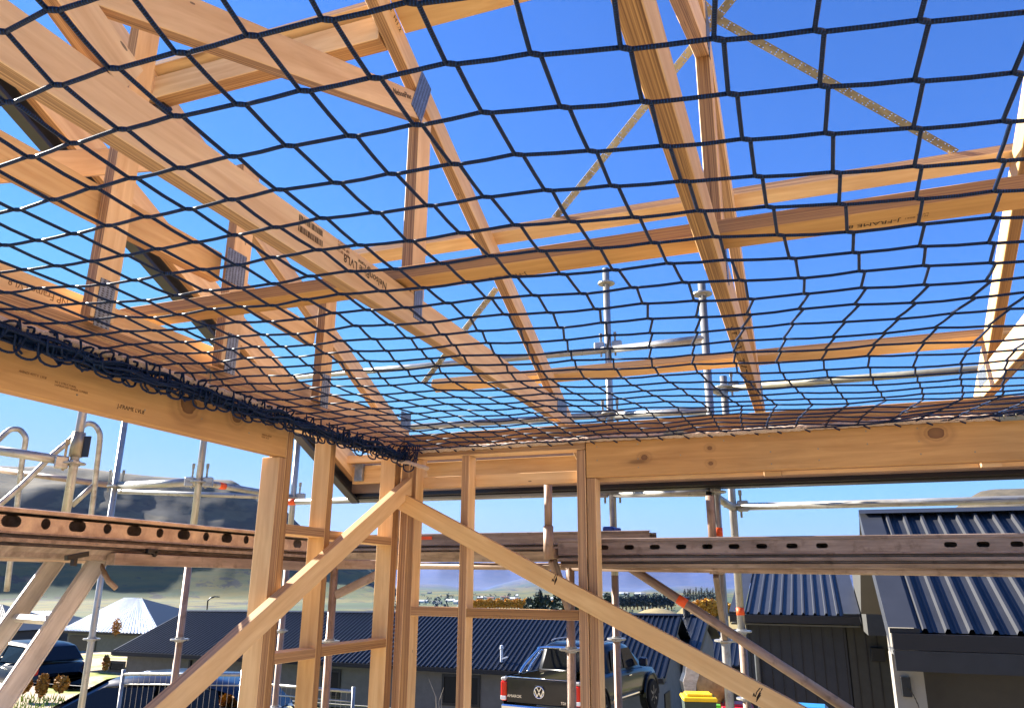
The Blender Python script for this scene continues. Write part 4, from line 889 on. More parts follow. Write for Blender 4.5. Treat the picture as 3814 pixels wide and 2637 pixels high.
# gabled wings right of it
x1=PY(2644,2300,36).x
M2=gable('dark gabled house wing with a beige soffit, right of the long house',-9.2,x1,32.2,36,40,PY(2645,2430,32.2).z,PY(2560,2292,36).z,PY(2600,2291,36).z,-3.7,WALLD,end=WALLM,pitch=.28)
c=PY(2558,2285,35.9); m=MB(); m.lathe([(-.3,.16),(.55,.16),(.56,.2),(.68,.2),(.7,.1)],c,(0,0,1),12); m.build('flue',M['fasciablk'],M2)
M3=gable('small dark roofed house seen between the right scaffold uprights',PY(2630,2350,42).x-2,PY(2790,2350,42).x+3,42,46,50,PY(2740,2478,42).z,PY(2700,2345,46).z,PY(2700,2345,46).z,-4,WALLD,pitch=.26)
# wall stub and window at the near end of the long house
xx=xe1-.351
for k in (0,): 
    p=PX(2470,2590,xx)
m=MB(); m.box((xx+.0,28.9,-3.1),(xx+.045,29.9,-1.9)); m.build('window',BLK,HL)
# near right house: ribbed roof under and above the deck plank
xa=.60; ya=PX(3310,2351,xa).y; za=PX(3310,2351,xa).z; rg=PX(3200,1916,xa)
yr_=rg.y; zr_=rg.z
HR_=gable('near grey ribbed roof house at the right edge with a pale pillar',xa,9,ya,yr_,yr_*2-ya,za,zr_,zr_,-1.3,BROWN,RFN,pitch=.19,wallx=.28,end=WALLM,flash=.24)
m=MB(); m.box((xa+.02,ya-.1,za-.33),(9,ya-.02,za-.155)); m.build('fascia',M['charcoal'],HR_)
# pillar wall and recess at its left corner
m=MB(); px0=PY(3328,2500,ya+.12).x
m.box((px0,ya+.12,-1.3),(px0+.25,ya+.45,za-.2)); m.build('pillar',simple('stone_paint','#8d8880',.8,0,.06,4),HR_)
xw=xa+.28-.003
quad('window',[(xw,ya+1.3,-.8),(xw,ya+2.9,-.8),(xw,ya+2.9,.75),(xw,ya+1.3,.75)],GLS,HR_)
c=V((px0-.001,ya+.2,PY(3380,2550,ya+.2).z)); m=MB(); m.box((px0+.05,ya+.08,c.z-.09),(px0+.13,ya+.12,c.z+.08),.004); m.build('wall_light',BLK,HR_)
m=MB(); 
for i in range(7): m.tube([(px0+.09+.012*i,ya+.07,c.z-.01-.03*i*i/9),(px0+.10+.012*i,ya+.07,c.z-.02-.03*(i+1)**2/9)],.004,5)
m.build('dangling_cord',BLK,HR_)
c=PX(3265,2435,xw-.01)
# farther right house with vertical boards
yb_=16.2; zb_=PY(2980,2289,yb_).z; xb0=PY(2716,2281,yb_).x; xb1=PY(3205,2294,yb_).x
B2H=gable('dark vertical boarded house with a grey ribbed roof, left of the near one',xb0,xb1,yb_,yb_+4.2,yb_+8.4,zb_,zb_+1.05,zb_+1.05,-1.6,WALLD,RFN,pitch=.20,wallx=.25,flash=.28)
m=MB(); x=xb0+.3
while x<xb1+2.4: m.box((x,yb_+.488,-1.6),(x+.014,yb_+.498,zb_-.2)); x+=.19
m.build('board_joints',M['fasciablk'],B2H)
m=MB(); m.box((xb1-.27,yb_+.5,-1.6),(xb1+3,yb_+.56,zb_-.15)); m.box((xb1+.02,yb_-1.5,zb_-.25),(xb1+1.6,yb_+2,zb_+.95)); m.build('wall',simple('olive_wall','#3b3a36',.8,0,.08),B2H)
tube('downpipe',[(xb0+.42,yb_+.44,-1.6),(xb0+.42,yb_+.44,zb_-.75),(xb0+.2,yb_+.1,zb_-.4),(xb0+.2,yb_+.05,zb_-.14)],.045,simple('grey_pipe','#6a6d72',.5,.1),B2H,10)
m=MB(); c=PY(3270,2437,yb_+.4); m.box((c.x-.12,yb_+.38,c.z-.12),(c.x+.12,yb_+.49,c.z+.12),.01); m.build('wall_box',BLK,B2H)
# roofs at the left, sun glare painted as white sheeting
def hip(label,px,Y,dep,roof,wall,zg,hipw,garage=None,ridge_y=None,pitch=.25):
    """px: eave left, eave right, ridge left, ridge right pixels"""
    a=PY(*px[0],Y);b=PY(*px[1],Y);ze=(a.z+b.z)/2; a.z=b.z=ze
    c=PY(*px[2],Y+dep);d=PY(*px[3],Y+dep)
    t=thing('house',label,'house',((a.x+b.x)/2,Y,zg))
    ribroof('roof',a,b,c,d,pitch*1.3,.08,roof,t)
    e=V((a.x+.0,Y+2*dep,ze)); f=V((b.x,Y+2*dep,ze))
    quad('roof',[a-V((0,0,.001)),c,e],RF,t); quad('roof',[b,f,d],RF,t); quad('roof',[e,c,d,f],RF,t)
    m=MB(); m.box((a.x+.4,Y+.4,zg),(b.x-.4,Y+2*dep-.4,ze-.1)); m.build('wall',wall,t)
    m=MB(); m.box((a.x,Y-.08,ze-.16),(b.x,Y+.4,ze-.02)); m.build('gutter',M['fasciablk'],t)
    if garage:
        p=PY(*garage[0],Y+.38);q=PY(*garage[1],Y+.38); m=MB(); m.box((p.x,Y+.34,zg),(q.x,Y+.39,q.z)); m.build('garage_door',BROWN,t)
    return t
hip('house with a glaring white ribbed roof and brown garage door at the left',((222,2357),(600,2350),(463,2228),(530,2228)),46,5,GLARE,WALLG,-3.4,3,((243,2477),(362,2370)))
hip('smaller glaring ribbed roof behind the ladder at far left',((30,2330),(240,2330),(60,2276),(200,2276)),62,3,GLARE,WALLL,-5,3)
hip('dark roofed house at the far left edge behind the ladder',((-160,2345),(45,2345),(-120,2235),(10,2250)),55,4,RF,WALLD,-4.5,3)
# ================================================================ vehicles
PAINTB=simple('navy_paint','#0e1830',.28,0,.05,coat=.5); PAINTK=simple('black_paint','#08090c',.3,0,.05,coat=.35); CHR=NT('chrome').out((.75,.76,.78,1),.12,1.)
RED=NT('red_lens').out(lin('#d51f12'),.2); WHITEL=NT('clear_lens').out((.8,.8,.8,1),.15); RUB=simple('tyre','#121212',.85,0,.1); CGL=NT('car_glass').out((.012,.015,.02,1),.08); CGL.node_tree.nodes['Principled BSDF'].inputs['Specular IOR Level'].default_value=.25
def loft(secs): 
    """secs: list of lists of points (same count) -> open skin"""
    n=len(secs[0]);vs=[p for s in secs for p in s]
    fs=[(i*n+k,i*n+k+1,(i+1)*n+k+1,(i+1)*n+k) for i in range(len(secs)-1) for k in range(n-1)]
    return vs,fs
def wheel(par,c,axis,r=.37,w=.26):
    c=V(c);a=V(axis).normalized(); m=MB(); m.lathe([(-w/2,r*.62),(-w/2,r*.93),(-w/2+.03,r),(w/2-.03,r),(w/2,r*.93),(w/2,r*.62)],c,a,28); o=m.build('wheel',RUB,par)
    m=MB(); m.lathe([(w/2-.04,.03),(w/2-.03,r*.6),(w/2-.005,r*.64)],c,a,24); 
    for k in range(6):
        an=k*math.pi/3; F=frame(a,(0,0,1)); d=F.to_3x3()@V((0,math.cos(an),math.sin(an))); m.bar(c+a*(w/2-.01)+d*.04,c+a*(w/2-.01)+d*r*.6,a.cross(d),.05,.02)
    m.build('rim',M['alu'],o); return o
def local(par,Mx):
    """apply a placement matrix to all meshes parented (directly) under a thing whose empty sits at the origin"""
    for ch in par.children: ch.matrix_basis=Mx@ch.matrix_basis
# --- pickup (rear towards the camera). local frame: x right, y forward, z up, origin rear centre on the ground
PAINTK.node_tree.nodes['Principled BSDF'].inputs['Specular IOR Level'].default_value=.35
U=thing('pickup_truck','black pickup truck parked tail first behind the double post','pickup truck',(0,0,0))
W2=.955
def sym(prof,y): return [V((-x,y,z)) for x,z in prof]+[V((x,y,z)) for x,z in reversed(prof)]
# lower body: tray sides + doors + bonnet as one skin
body=[]
for y,hw,zt in ((.06,.90,1.06),(.10,.93,1.08),(.4,W2,1.08),(1.6,W2,1.07),(1.72,W2,1.08),(3.3,W2,1.06),(3.7,W2-.01,1.05),(4.6,W2-.03,.98),(5.0,W2-.10,.88),(5.15,W2-.25,.7)):
    body.append(sym([(hw-.05,.42),(hw,.55),(hw+.005,.8),(hw-.015,zt-.12),(hw-.05,zt-.01),(hw-.075,zt)],y)[0:6][::1]+sym([(hw-.05,.42),(hw,.55),(hw+.005,.8),(hw-.015,zt-.12),(hw-.05,zt-.01),(hw-.075,zt)],y)[6:])
vs,fs=loft(body)
# remove the top skin over the tray (between the two rails) for the first stations
n=12; keep=[f for i,f in enumerate(fs) if not ((i%(n-1))==5 and i//(n-1)<4)]
bo=mesh('body',vs,keep,PAINTK,U,None,True)
m=MB(); m.box((-.87,.12,.62),(.87,1.62,.66)); m.box((-.875,.1,.62),(-.82,1.62,1.06)); m.box((.82,.1,.62),(.875,1.62,1.06)); m.build('tray_liner',M['fasciablk'],U)
m=MB(); m.box((-.80,.015,.55),(.80,.085,1.05),.02); tg=m.build('tailgate',PAINTK,U)
m=MB(); m.box((-.80,.02,1.052),(.80,.09,1.066),.004); m.build('tailgate_trim',CHR,tg)
m=MB(); m.box((-.09,-.0,.88),(.09,.02,.93),.006); m.build('handle',BLK,tg)
m=MB(); m.box((-.9,-.06,.38),(.9,.1,.52),.03); m.build('bumper',CHR,U)
for s in (-1,1):
    m=MB(); m.box((s*.875-.07,.0,.58),(s*.875+.07,.14,.98),.03); tl=m.build('tail_light',RED,U)
    m=MB(); m.box((s*.875-.066,-.004,.60),(s*.875+.066,.05,.68),.01); m.build('reverse_lens',WHITEL,tl)
    m=MB(); m.box((s*.875-.06,-.002,.98),(s*.875+.06,.2,1.05),.02); m.build('corner_cap',M['alu'],U)
# badge: ring with the letters inside
m=MB(); ring=[(.115*math.cos(a),-.004,.80+.115*math.sin(a)) for a in np.linspace(0,2*math.pi,28)[:-1]]; m.tube(ring,.011,8,closed=True)
for seg in ([(-.055,.092),(-.0,.012),(.055,.092)],[(-.098,.04),(-.048,-.092),(0,-.0),(.048,-.092),(.098,.04)]):
    for q,r in zip(seg,seg[1:]): m.bar((q[0],-.004,.80+q[1]),(r[0],-.004,.80+r[1]),(0,1,0),.012,.02)
m.build('emblem',CHR,tg)
text('AMAROK',(-.78,.012,.66),(1,0,0),(0,0,1),.085,CHR,tg,extrude=.004); text('TDI',(.50,.012,.60),(1,0,0),(0,0,1),.075,CHR,tg,extrude=.004)
# cab
cab=[]
for y,hb,zb,ht,zt in ((1.72,.90,1.06,.70,1.70),(1.80,.905,1.06,.715,1.775),(2.2,.91,1.06,.73,1.82),(2.8,.91,1.06,.73,1.82),(3.25,.91,1.06,.70,1.74)):
    cab.append(sym([(hb,zb),(hb-.02,zb+.05),(ht+.07,zt-.12),(ht,zt-.03),(ht-.1,zt)],y))
cab.append(sym([(.90,1.03),(.88,1.04),(.86,1.06),(.82,1.06),(.72,1.07)],3.95))
vs,fs=loft(cab); mesh('cab',vs,fs+[tuple(range(9,-1,-1))],PAINTK,U,None,True)
quad('rear_window',[(-.80,1.70,1.09),(.80,1.70,1.09),(.66,1.712,1.67),(-.66,1.712,1.67)],CGL,U)
for s in (-1,1):
    X=lambda z,y=2.2: s*(.893+(.805-.893)*(z-1.11)/(.59)+.012)
    for y0,y1,yt0,yt1 in ((1.85,2.55,1.95,2.55),(2.63,3.55,2.63,3.12)):
        q=[(X(1.13),y0,1.13),(X(1.13),y1,1.13),(X(1.66),yt1,1.66),(X(1.66),yt0,1.66)]
        quad('side_window',q if s>0 else q[::-1],CGL,U)
    m=MB(); m.box((s*1.06-.10,3.42,1.10),(s*1.06+.10,3.52,1.30),.03); m.build('mirror',PAINTB,U)
    m=MB(); m.tube([(s*.66,1.95,1.86),(s*.68,2.2,1.885),(s*.68,2.9,1.885),(s*.66,3.15,1.85)],.018,8); m.build('roof_rail',M['alu'],U)
    m=MB(); m.box((s*.955-.01,1.75,.5),(s*.955+.012,3.4,.53)); m.build('side_step',CHR,U)
    for y in (2.75,1.9): 
        m=MB(); m.box((s*.955-.01,y,.93),(s*.955+.02,y+.17,.965),.008); m.build('door_handle',CHR,U)
    for y in (1.02,4.25):
        m=MB(); arc_=[(s*.965,y+.47*math.cos(a),.40+.47*math.sin(a)) for a in np.linspace(-.1,math.pi+.1,15)]; m.tube(arc_,.045,8); m.build('wheel_arch',PAINTK,U)
        m=MB(); m.lathe([(0,.44),(.02,.44)],(s*.958,y,.40),(s,0,0),24); m.build('wheel_well',M['fasciablk'],U)
        wheel(U,(s*.90,y,.37),(s,0,0))
quad('windscreen',[(-.70,3.93,1.10),(.70,3.93,1.10),(.62,3.28,1.72),(-.62,3.28,1.72)],CGL,U)
# sports bar: two curved chrome legs and the hoop against the cab
for dy,xo in ((.0,0),(.36,.02)):
    pts=[]
    for s in (-1,1):
        leg=[(s*.80,.62+dy,1.08),(s*.78,.85+dy*.9,1.30),(s*.68,1.25+dy*.6,1.62),(s*.60,1.42+dy*.5,1.70)]
        pts+=leg if s<0 else leg[::-1]
    P=[V(p) for p in pts]; out=[]
    Q=[P[0]]+P+[P[-1]]
    for i in range(1,len(Q)-2):
        for k in range(5):
            t=k/5;a,b,c,d=Q[i-1:i+3]; out.append(.5*((2*b)+(c-a)*t+(2*a-5*b+4*c-d)*t*t+(3*b-a-3*c+d)*t**3))
    out.append(P[-1]); m=MB(); m.tube(out,.037 if dy==0 else .03,10); m.build('sports_bar',CHR,U,True)
for ch in U.children:
    if ch.name.split('.')[0] in ('cab','rear_window','side_window','windscreen','roof_rail','sports_bar'):
        for v_ in ch.data.vertices: v_.co.z=1.06+(v_.co.z-1.06)*.80
rl=PD(1850,2540,16.0); rr=PD(2160,2540,16.6)
org=(rl+rr)/2; org.z=PD(2060,2383,17.2).z-1.79
UM=Matrix.Translation(org)@Matrix.Rotation(R_(-8.5),4,'Z')
local(U,UM)
def rebase(t,org):
    t.location=org
    for ch in t.children: ch.matrix_basis=Matrix.Translation(-V(org))@ch.matrix_basis
rebase(U,org)
# --- hatchback car in front left: local x forward, y left
def hatch(label,paint,Mx,org,name='parked_car'):
    C=thing(name,label,'car',(0,0,0)); hw=.88
    def ring(x,half,z0,z1): return [V((x,-half*.93,z0)),V((x,-half,z0+.18)),V((x,-half,(z0+z1)/2)),V((x,-half*.96,z1-.06)),V((x,-half*.85,z1)),V((x,-half*.4,z1+.02)),V((x,half*.4,z1+.02)),V((x,half*.85,z1)),V((x,half*.96,z1-.06)),V((x,half,(z0+z1)/2)),V((x,half,z0+.18)),V((x,half*.93,z0))]
    secs=[ring(x,h,z0,z1) for x,h,z0,z1 in ((-2.1,.62,.40,.72),(-2.05,.80,.28,.92),(-1.7,.87,.22,.98),(-.6,hw,.2,.97),(.6,hw,.2,.95),(1.0,hw,.2,.94),(1.5,.86,.2,.88),(1.95,.80,.22,.76),(2.12,.66,.30,.64),(2.17,.5,.36,.56))]
    vs,fs=loft(secs); mesh('body',vs,fs+[tuple(range(12)),tuple(range(len(vs)-1,len(vs)-13,-1))],paint,C,None,True)
    def top(x,h,z): return [V((x,-h,z-.10)),V((x,-h*.93,z-.03)),V((x,-h*.6,z)),V((x,h*.6,z)),V((x,h*.93,z-.03)),V((x,h,z-.10))]
    sec2=[top(-1.95,.72,1.02),top(-1.55,.66,1.40),top(-1.2,.64,1.48),top(-.3,.64,1.515),top(.25,.63,1.47),top(1.12,.76,.99)]
    vs,fs=loft(sec2); mesh('roof',vs,fs,paint,C,None,True)
    ws=[V((.30,-.575,1.435)),V((.30,.575,1.435)),V((1.10,.70,1.0)),V((1.10,-.70,1.0))]
    o=quad('windscreen',[p+V((.01,0,.02)) for p in ws][::-1],CGL,C)
    rw=[V((-1.58,-.55,1.36)),V((-1.58,.55,1.36)),V((-1.93,.62,1.03)),V((-1.93,-.62,1.03))]; quad('rear_window',[p+V((-.02,0,.02)) for p in rw],CGL,C)
    for s in (-1,1):
        for q in ([(-1.5,1.0,.80),(-.55,1.0,.845),(-.55,1.38,.68),(-1.35,1.36,.69)],[(-.48,1.0,.845),(1.0,.98,.80),(.28,1.36,.675),(-.48,1.38,.68)]):
            p=[(x,s*(y+.012),z) for x,z,y in q]; quad('side_window',p if s<0 else p[::-1],CGL,C)
        m=MB(); m.box((.62,s*.98-.09,.98),(.72,s*.98+.09,1.12),.03); m.build('mirror',paint,C)
        m=MB(); m.box((1.75,s*.62-.14,.62),(2.1,s*.62+.14,.74),.03); m.build('headlight',WHITEL,C)
        m=MB(); m.box((-2.1,s*.72-.1,.72),(-1.95,s*.72+.1,.95),.03); m.build('tail_light',RED,C)
        for x in (-1.3,1.35): wheel(C,(x,s*.80,.31),(0,s,0),.31,.2)
        for x in (-.9,.15):
            m=MB(); m.box((x,s*.885-.01,.84),(x+.16,s*.885+.015,.87),.006); m.build('door_handle',CHR,C)
    m=MB(); m.tube([(1.08,-.1,1.03),(.98,.3,1.075),(.93,.5,1.10)],.008,6); m.build('wiper',BLK,C)
    local(C,Mx); rebase(C,org); return C
o=PD(560,2500,11.2); org=V((o.x,o.y,o.z-1.50)); 
hatch('dark blue car behind the wire fence at the lower left',PAINTB,Matrix.Translation(org)@Matrix.Rotation(R_(196),4,'Z'),org)
# --- far black pickup at the left edge
org=PD(60,2560,25); t=V((org.x,org.y,org.z))
hatch('black vehicle parked beyond the ladder at the left edge',PAINTK,Matrix.Translation(t+V((0,0,-.25)))@Matrix.Rotation(R_(170),4,'Z')@Matrix.Scale(1.15,4),t)
# ================================================================ bins, mixer, fence, lamp
def bin_(label,px,py,d,lid,body,rot=.2,w=.56,grp='wheelie bins by the house'):
    c=PD(px,py,d); zg=c.z-1.02; t=thing('wheelie_bin',label,'bin',(c.x,c.y,zg),grp); q=Matrix.Rotation(rot,3,'Z')
    def P(x,y,z): return V((c.x,c.y,zg))+q@V((x,y,z))
    m=MB(); lo=[P(s*w*.40,t_*w*.40,.06) for s,t_ in ((-1,-1),(1,-1),(1,1),(-1,1))]; hi=[P(s*w*.5,t_*w*.52,.92) for s,t_ in ((-1,-1),(1,-1),(1,1),(-1,1))]
    m.add(lo+hi,[(3,2,1,0),(4,5,6,7),(0,1,5,4),(1,2,6,5),(2,3,7,6),(3,0,4,7)]); m.build('body',body,t)
    m=MB(); F=frame(q@V((1,0,0)),q@V((0,1,0)))
    m.bar(P(-w*.54,0,.955),P(w*.54,0,.955),q@V((0,1,0)),w*1.16,.06,.015); m.bar(P(-w*.42,0.02,1.0),P(w*.42,.02,1.0),q@V((0,1,0)),w*.8,.05,.015); m.build('lid',lid,t)
    m=MB(); m.bar(P(-w*.5,w*.6,.9),P(w*.5,w*.6,.9),(0,0,1),.03,.03); m.build('handle',body,t)
    for s in (-1,1): 
        m=MB(); m.lathe([(-.03,.1),(.03,.1)],P(s*w*.45,w*.42,.1),q@V((1,0,0)),14); m.build('wheel',RUB,t)
YEL=simple('yellow_lid','#f2c40d',.45,0,.06); BING=simple('dark_green_plastic','#2b3a34',.6,0,.1); REDP=simple('red_lid','#cf2136',.45,0,.06); LIME=simple('lime_plastic','#5aa51e',.5,0,.1)
bin_('wheelie bin with a yellow lid under the diagonal brace',2600,2580,12.6,YEL,BING,.25,.50)
bin_('wheelie bin with a red lid behind the right scaffold uprights',2745,2617,13.2,REDP,BING,.15,.50)
bin_('low bin with a lime green top between the yellow and red lids',2675,2622,14.5,LIME,BING,.1,.42)
c=PY(3010,2633,10.2); mb=MB(); mb.box((c.x-.22,10.2,c.z-.75),(c.x+.22,10.6,c.z),.04); o=mb.build('water_tub',simple('sky_blue_plastic','#2f7fc4',.4,0,.06)); tag(o,'bright blue plastic tub half hidden at the foot of the grey wall','tub')
CM=thing('cement_mixer','small cement mixer with a tan drum and grey motor hood above the yellow lid','cement mixer',PD(2630,2637,13.6))
c=PD(2655,2545,13.6); ax=V((.75,-.25,.22)).normalized()
m=MB(); m.lathe([(-.36,.10),(-.34,.20),(-.15,.31),(.05,.32),(.3,.2),(.31,.17),(.05,.28)],c,ax,22); m.build('drum',simple('cement_tan','#b08a5c',.8,0,.2,10),CM,True)
c2=PD(2578,2535,13.5); m=MB(); 
hood=[(-.10,-.30),(.10,-.30),(.13,-.05),(.20,.10),(.19,.26),(.06,.33),(-.06,.30),(-.10,.12),(-.16,-.02)]
ex=V((math.cos(YAW),math.sin(YAW),0)); 
extr('motor_hood',[c2+ex*a+V((0,0,b)) for a,b in hood],V((-ex.y,ex.x,0))*.30,M['charcoal'],CM)
extr('hood_face',[c2+ex*(a*.8-.035)-V((-ex.y,ex.x,0))*.012+V((0,0,b*.94)) for a,b in hood],V((-ex.y,ex.x,0))*.011,M['alu'],CM)
for a in (-.25,.3): tube('stand',[c+ex*a+V((0,.1,-.1)),c+ex*a*1.3+V((0,.0,-1.1))],.02,M['charcoal'],CM,8)
tube('stand',[c+V((-.1,.0,-.3)),c+V((.35,.0,-.32)),c+V((.35,0,-1.1))],.02,M['charcoal'],CM,8)
FN=[];
def fence(label,a,b,h,posts=True):
    a=V(a);b=V(b);d=(b-a).normalized(); L=(b-a).length; t=thing('fence_panel',label,'fence panel',a,'temporary wire fence panels')
    Z=V((0,0,1))
    for p in (a,b): tube('post',[p,p+Z*(h+.02)],.021,M['galv'],t,10)
    for z in (h-.03,h-.14,.9,.1): tube('rail',[a+Z*z,b+Z*z],.019 if z==h-.03 else .008,M['galv'],t,8)
    m=MB(); x=.07
    while x<L: m.tube([a+d*x+Z*.08,a+d*x+Z*(h-.03)],.0022,4,cap=False); x+=.075
    z=.2
    m.build('wire_mesh',M['galv'],t); return t
def fp(px,py,d): return PD(px,py,d)
a=fp(462,2492,9.0);b=fp(905,2494,8.6); fence('wire fence panel in front of the dark blue car',(a.x,a.y,a.z-2.0),(b.x,b.y,a.z-1.95),1.98)
a=fp(430+16,2500,9.02)
a=fp(910,2530,9.6);b=fp(1322,2480,9.0)
a=fp(930,2533,9.6); fence('wire fence panel behind the left studs',(a.x,a.y,a.z-1.98),(b.x,b.y,a.z-1.98),1.98)
m=thing('street_lamp','slim dark street lamp standing beyond the long roof','street lamp',PD(771,2400,60))
c=PD(771,2265,60); tube('pole',[c-V((0,0,4)),c+V((0,0,.1)),PD(774,2236,60),PD(785,2226,60),PD(798,2222,60)],.06,M['charcoal'],m,8)
mb=MB(); e=PD(800,2221,60); mb.bar(e,e+V((.35,.1,-.02)),(0,0,1),.08,.18); mb.build('lamp_head',M['charcoal'],m)
# ================================================================ ground, hills, plants, town, air
def gz(x,y):
    r=math.hypot(x,y)
    z=-1.25
    def ss(a,b,t): t=max(0,min(1,(t-a)/(b-a))); return t*t*(3-2*t)
    z-=2.5*ss(17.5,27,y-.0*x)
    z-=1.0*ss(27,60,r); z-=40*ss(60,600,r)
    z+=.55*math.exp(-((x-(-2.6))**2/1.6+(y-13.2)**2/.8))   # soil heap
    return z
def polar(name,r0,rs,az0,az1,n,zf,mat):
    vs=[];fs=[]
    for r in rs:
        for i in range(n+1):
            a=R_(az0+(az1-az0)*i/n); x=r*math.sin(a);y=r*math.cos(a); vs.append((x,y,zf(x,y)))
    k=n+1
    for i in range(len(rs)-1):
        for j in range(n): fs.append((i*k+j,i*k+j+1,(i+1)*k+j+1,(i+1)*k+j))
    o=mesh(name,vs,fs,mat,None,None,True)
    o.data.flip_normals(); return o
def groundmat():
    t=NT('ground_mix'); v=t.obj(False)
    n=t.noise(v,.35,6,.6); m=t.noise(v,6,6,.65); l=t.noise(v,.05,4)
    gravel=t.ramp(m,[(.3,lin('#86745f')),(.55,lin('#a8947a')),(.75,lin('#c0ad93'))])
    grass=t.ramp(m,[(.3,lin('#5c6b22')),(.6,lin('#86932f')),(.8,lin('#a8a04a'))])
    c=t.mix(t.ramp(n,[(.5,(0,0,0)),(.56,(1,1,1))]),gravel,grass)
    t.bump(m,.5,.03); return t.out(c,.95)
rs=[.0]+[2.2*1.13**i for i in range(48)]
g=polar('ground',0,rs,-180,180,180,lambda x,y:gz(x,y)-(0.05 if math.hypot(x,y)<9 else 0),groundmat()); tag(g,kind='structure')
SLABM=simple('concrete','#b8ab97',.85,0,.1,3)
mb=MB(); mb.box((-2.25,-8,-.12),(9,3.93,0.0)); o=mb.build('floor_slab',SLABM); tag(o,'pale concrete floor slab inside the timber frame','floor slab')
mb=MB(); mb.box((-2.3,-8.05,-1.4),(9.05,3.98,-.121)); o=mb.build('foundation',SLABM); tag(o,'concrete foundation below the floor slab','foundation')
# driveway and road
DRV=simple('pale_concrete','#b9b4aa',.85,0,.08,2); ASP=simple('asphalt','#55565a',.9,0,.15,12)
def drape(name,pts,mat,dz,n=10):
    """sheet over the ground between two rows of points"""
    (a,b),(c,d)=pts; vs=[];fs=[]
    for i in range(n+1):
        for j in range(n+1):
            p=V(a).lerp(V(b),j/n).lerp(V(c).lerp(V(d),j/n),i/n); vs.append((p.x,p.y,gz(p.x,p.y)+dz))
    k=n+1
    for i in range(n):
        for j in range(n): fs.append((i*k+j,i*k+j+1,(i+1)*k+j+1,(i+1)*k+j))
    return mesh(name,vs,fs,mat)
o=drape('driveway',(((-27,30,0),(-17.5,27,0)),((-33,45,0),(-28.5,46,0))),DRV,.05,20); tag(o,kind='structure')
o=drape('road',(((-60,19.5,0),(3,19.8,0)),((-60,25.3,0),(3,25.2,0))),ASP,.06,30); tag(o,kind='structure')
o=drape('footpath',(((-60,17.9,0),(-9,18.3,0)),((-60,18.9,0),(-9,19.3,0))),DRV,.07,20); tag(o,kind='structure')
# grass tufts (lawn at the left) as one countless mass
GR=NT('grass_blades'); vv=GR.obj(False); GR=GR.out(GR.ramp(GR.noise(vv,3,3),[(.3,lin('#5d7a1c')),(.6,lin('#93a82c')),(.8,lin('#c0b04a'))]),.8)
gg=random.Random(4); mb=MB()
c0=PD(110,2637,17.5)
for i in range(5200):
    p=V((c0.x+gg.uniform(-9,7),c0.y+gg.uniform(-4,2.2),0)); p.z=gz(p.x,p.y); h=gg.uniform(.06,.2); a=gg.uniform(0,6.28); w=.02
    d=V((math.cos(a)*w,math.sin(a)*w,0)); mb.add([p-d,p+d,p+V((gg.uniform(-.08,.08),gg.uniform(-.08,.08),h))],[(0,1,2)])
for cx,cy,n_ in ((PD(2445,2622,13).x,PD(2445,2622,13).y,260),(PD(2530,2630,13).x,PD(2530,2630,13).y,160)):
    for i in range(n_):
        p=V((cx+gg.gauss(0,.16),cy+gg.gauss(0,.12),0)); p.z=gz(p.x,p.y)-.02; a=gg.uniform(0,6.28); d=V((math.cos(a)*.008,math.sin(a)*.008,0)); mb.add([p-d,p+d,p+V((gg.uniform(-.1,.1),gg.uniform(-.1,.1),gg.uniform(.08,.25)))],[(0,1,2)])
o=mb.build('lawn_grass',GR); tag(o,'rough green and yellow grass by the path and on the soil heap','grass',kind='stuff')
# ---------------------------------------------------------------- plants
def leafmat(name,a,b,c): 
    t=NT(name); v=t.obj(False); t.b.inputs['Subsurface Weight'].default_value=0
    return t.out(t.ramp(t.noise(v,1.6,5,.65),[(.3,lin(a)),(.52,lin(b)),(.74,lin(c))]),.75)
LFS=leafmat('autumn_shrub_leaves','#6e4a1a','#a5701e','#7e8a2a'); LFC=leafmat('conifer_needles','#16241d','#26382b','#3b4d38'); LFY=leafmat('yellow_poplar_leaves','#8a5c14','#c78f1f','#d9ae3c'); LFB=leafmat('blue_green_leaves','#1e2f38','#2c424a','#46595c'); BARK=simple('bark','#4b3a2d',.9,0,.2)
def leaves(mb,c,rx,rz,n,s,rg,shape='egg'):
    for i in range(n):
        while True:
            p=V((rg.uniform(-1,1),rg.uniform(-1,1),rg.uniform(-1,1)))
            if shape=='cone': 
                t=(p.z+1)/2; 
                if math.hypot(p.x,p.y)<(1-t)**.8*.95+.05: break
            elif p.length<1 and p.length>.25: break
        q=V((c[0]+p.x*rx,c[1]+p.y*rx,c[2]+p.z*rz))
        if noise.noise(q*(1.6/max(rx,.2)))<-.22: continue
        u=V((rg.gauss(0,1),rg.gauss(0,1),rg.gauss(0,1))).normalized(); w=u.orthogonal().normalized(); k=s*rg.uniform(.6,1.3)
        mb.add([q-u*k,q+w*k*.55,q+u*k,q-w*k*.55],[(0,1,2,3)])
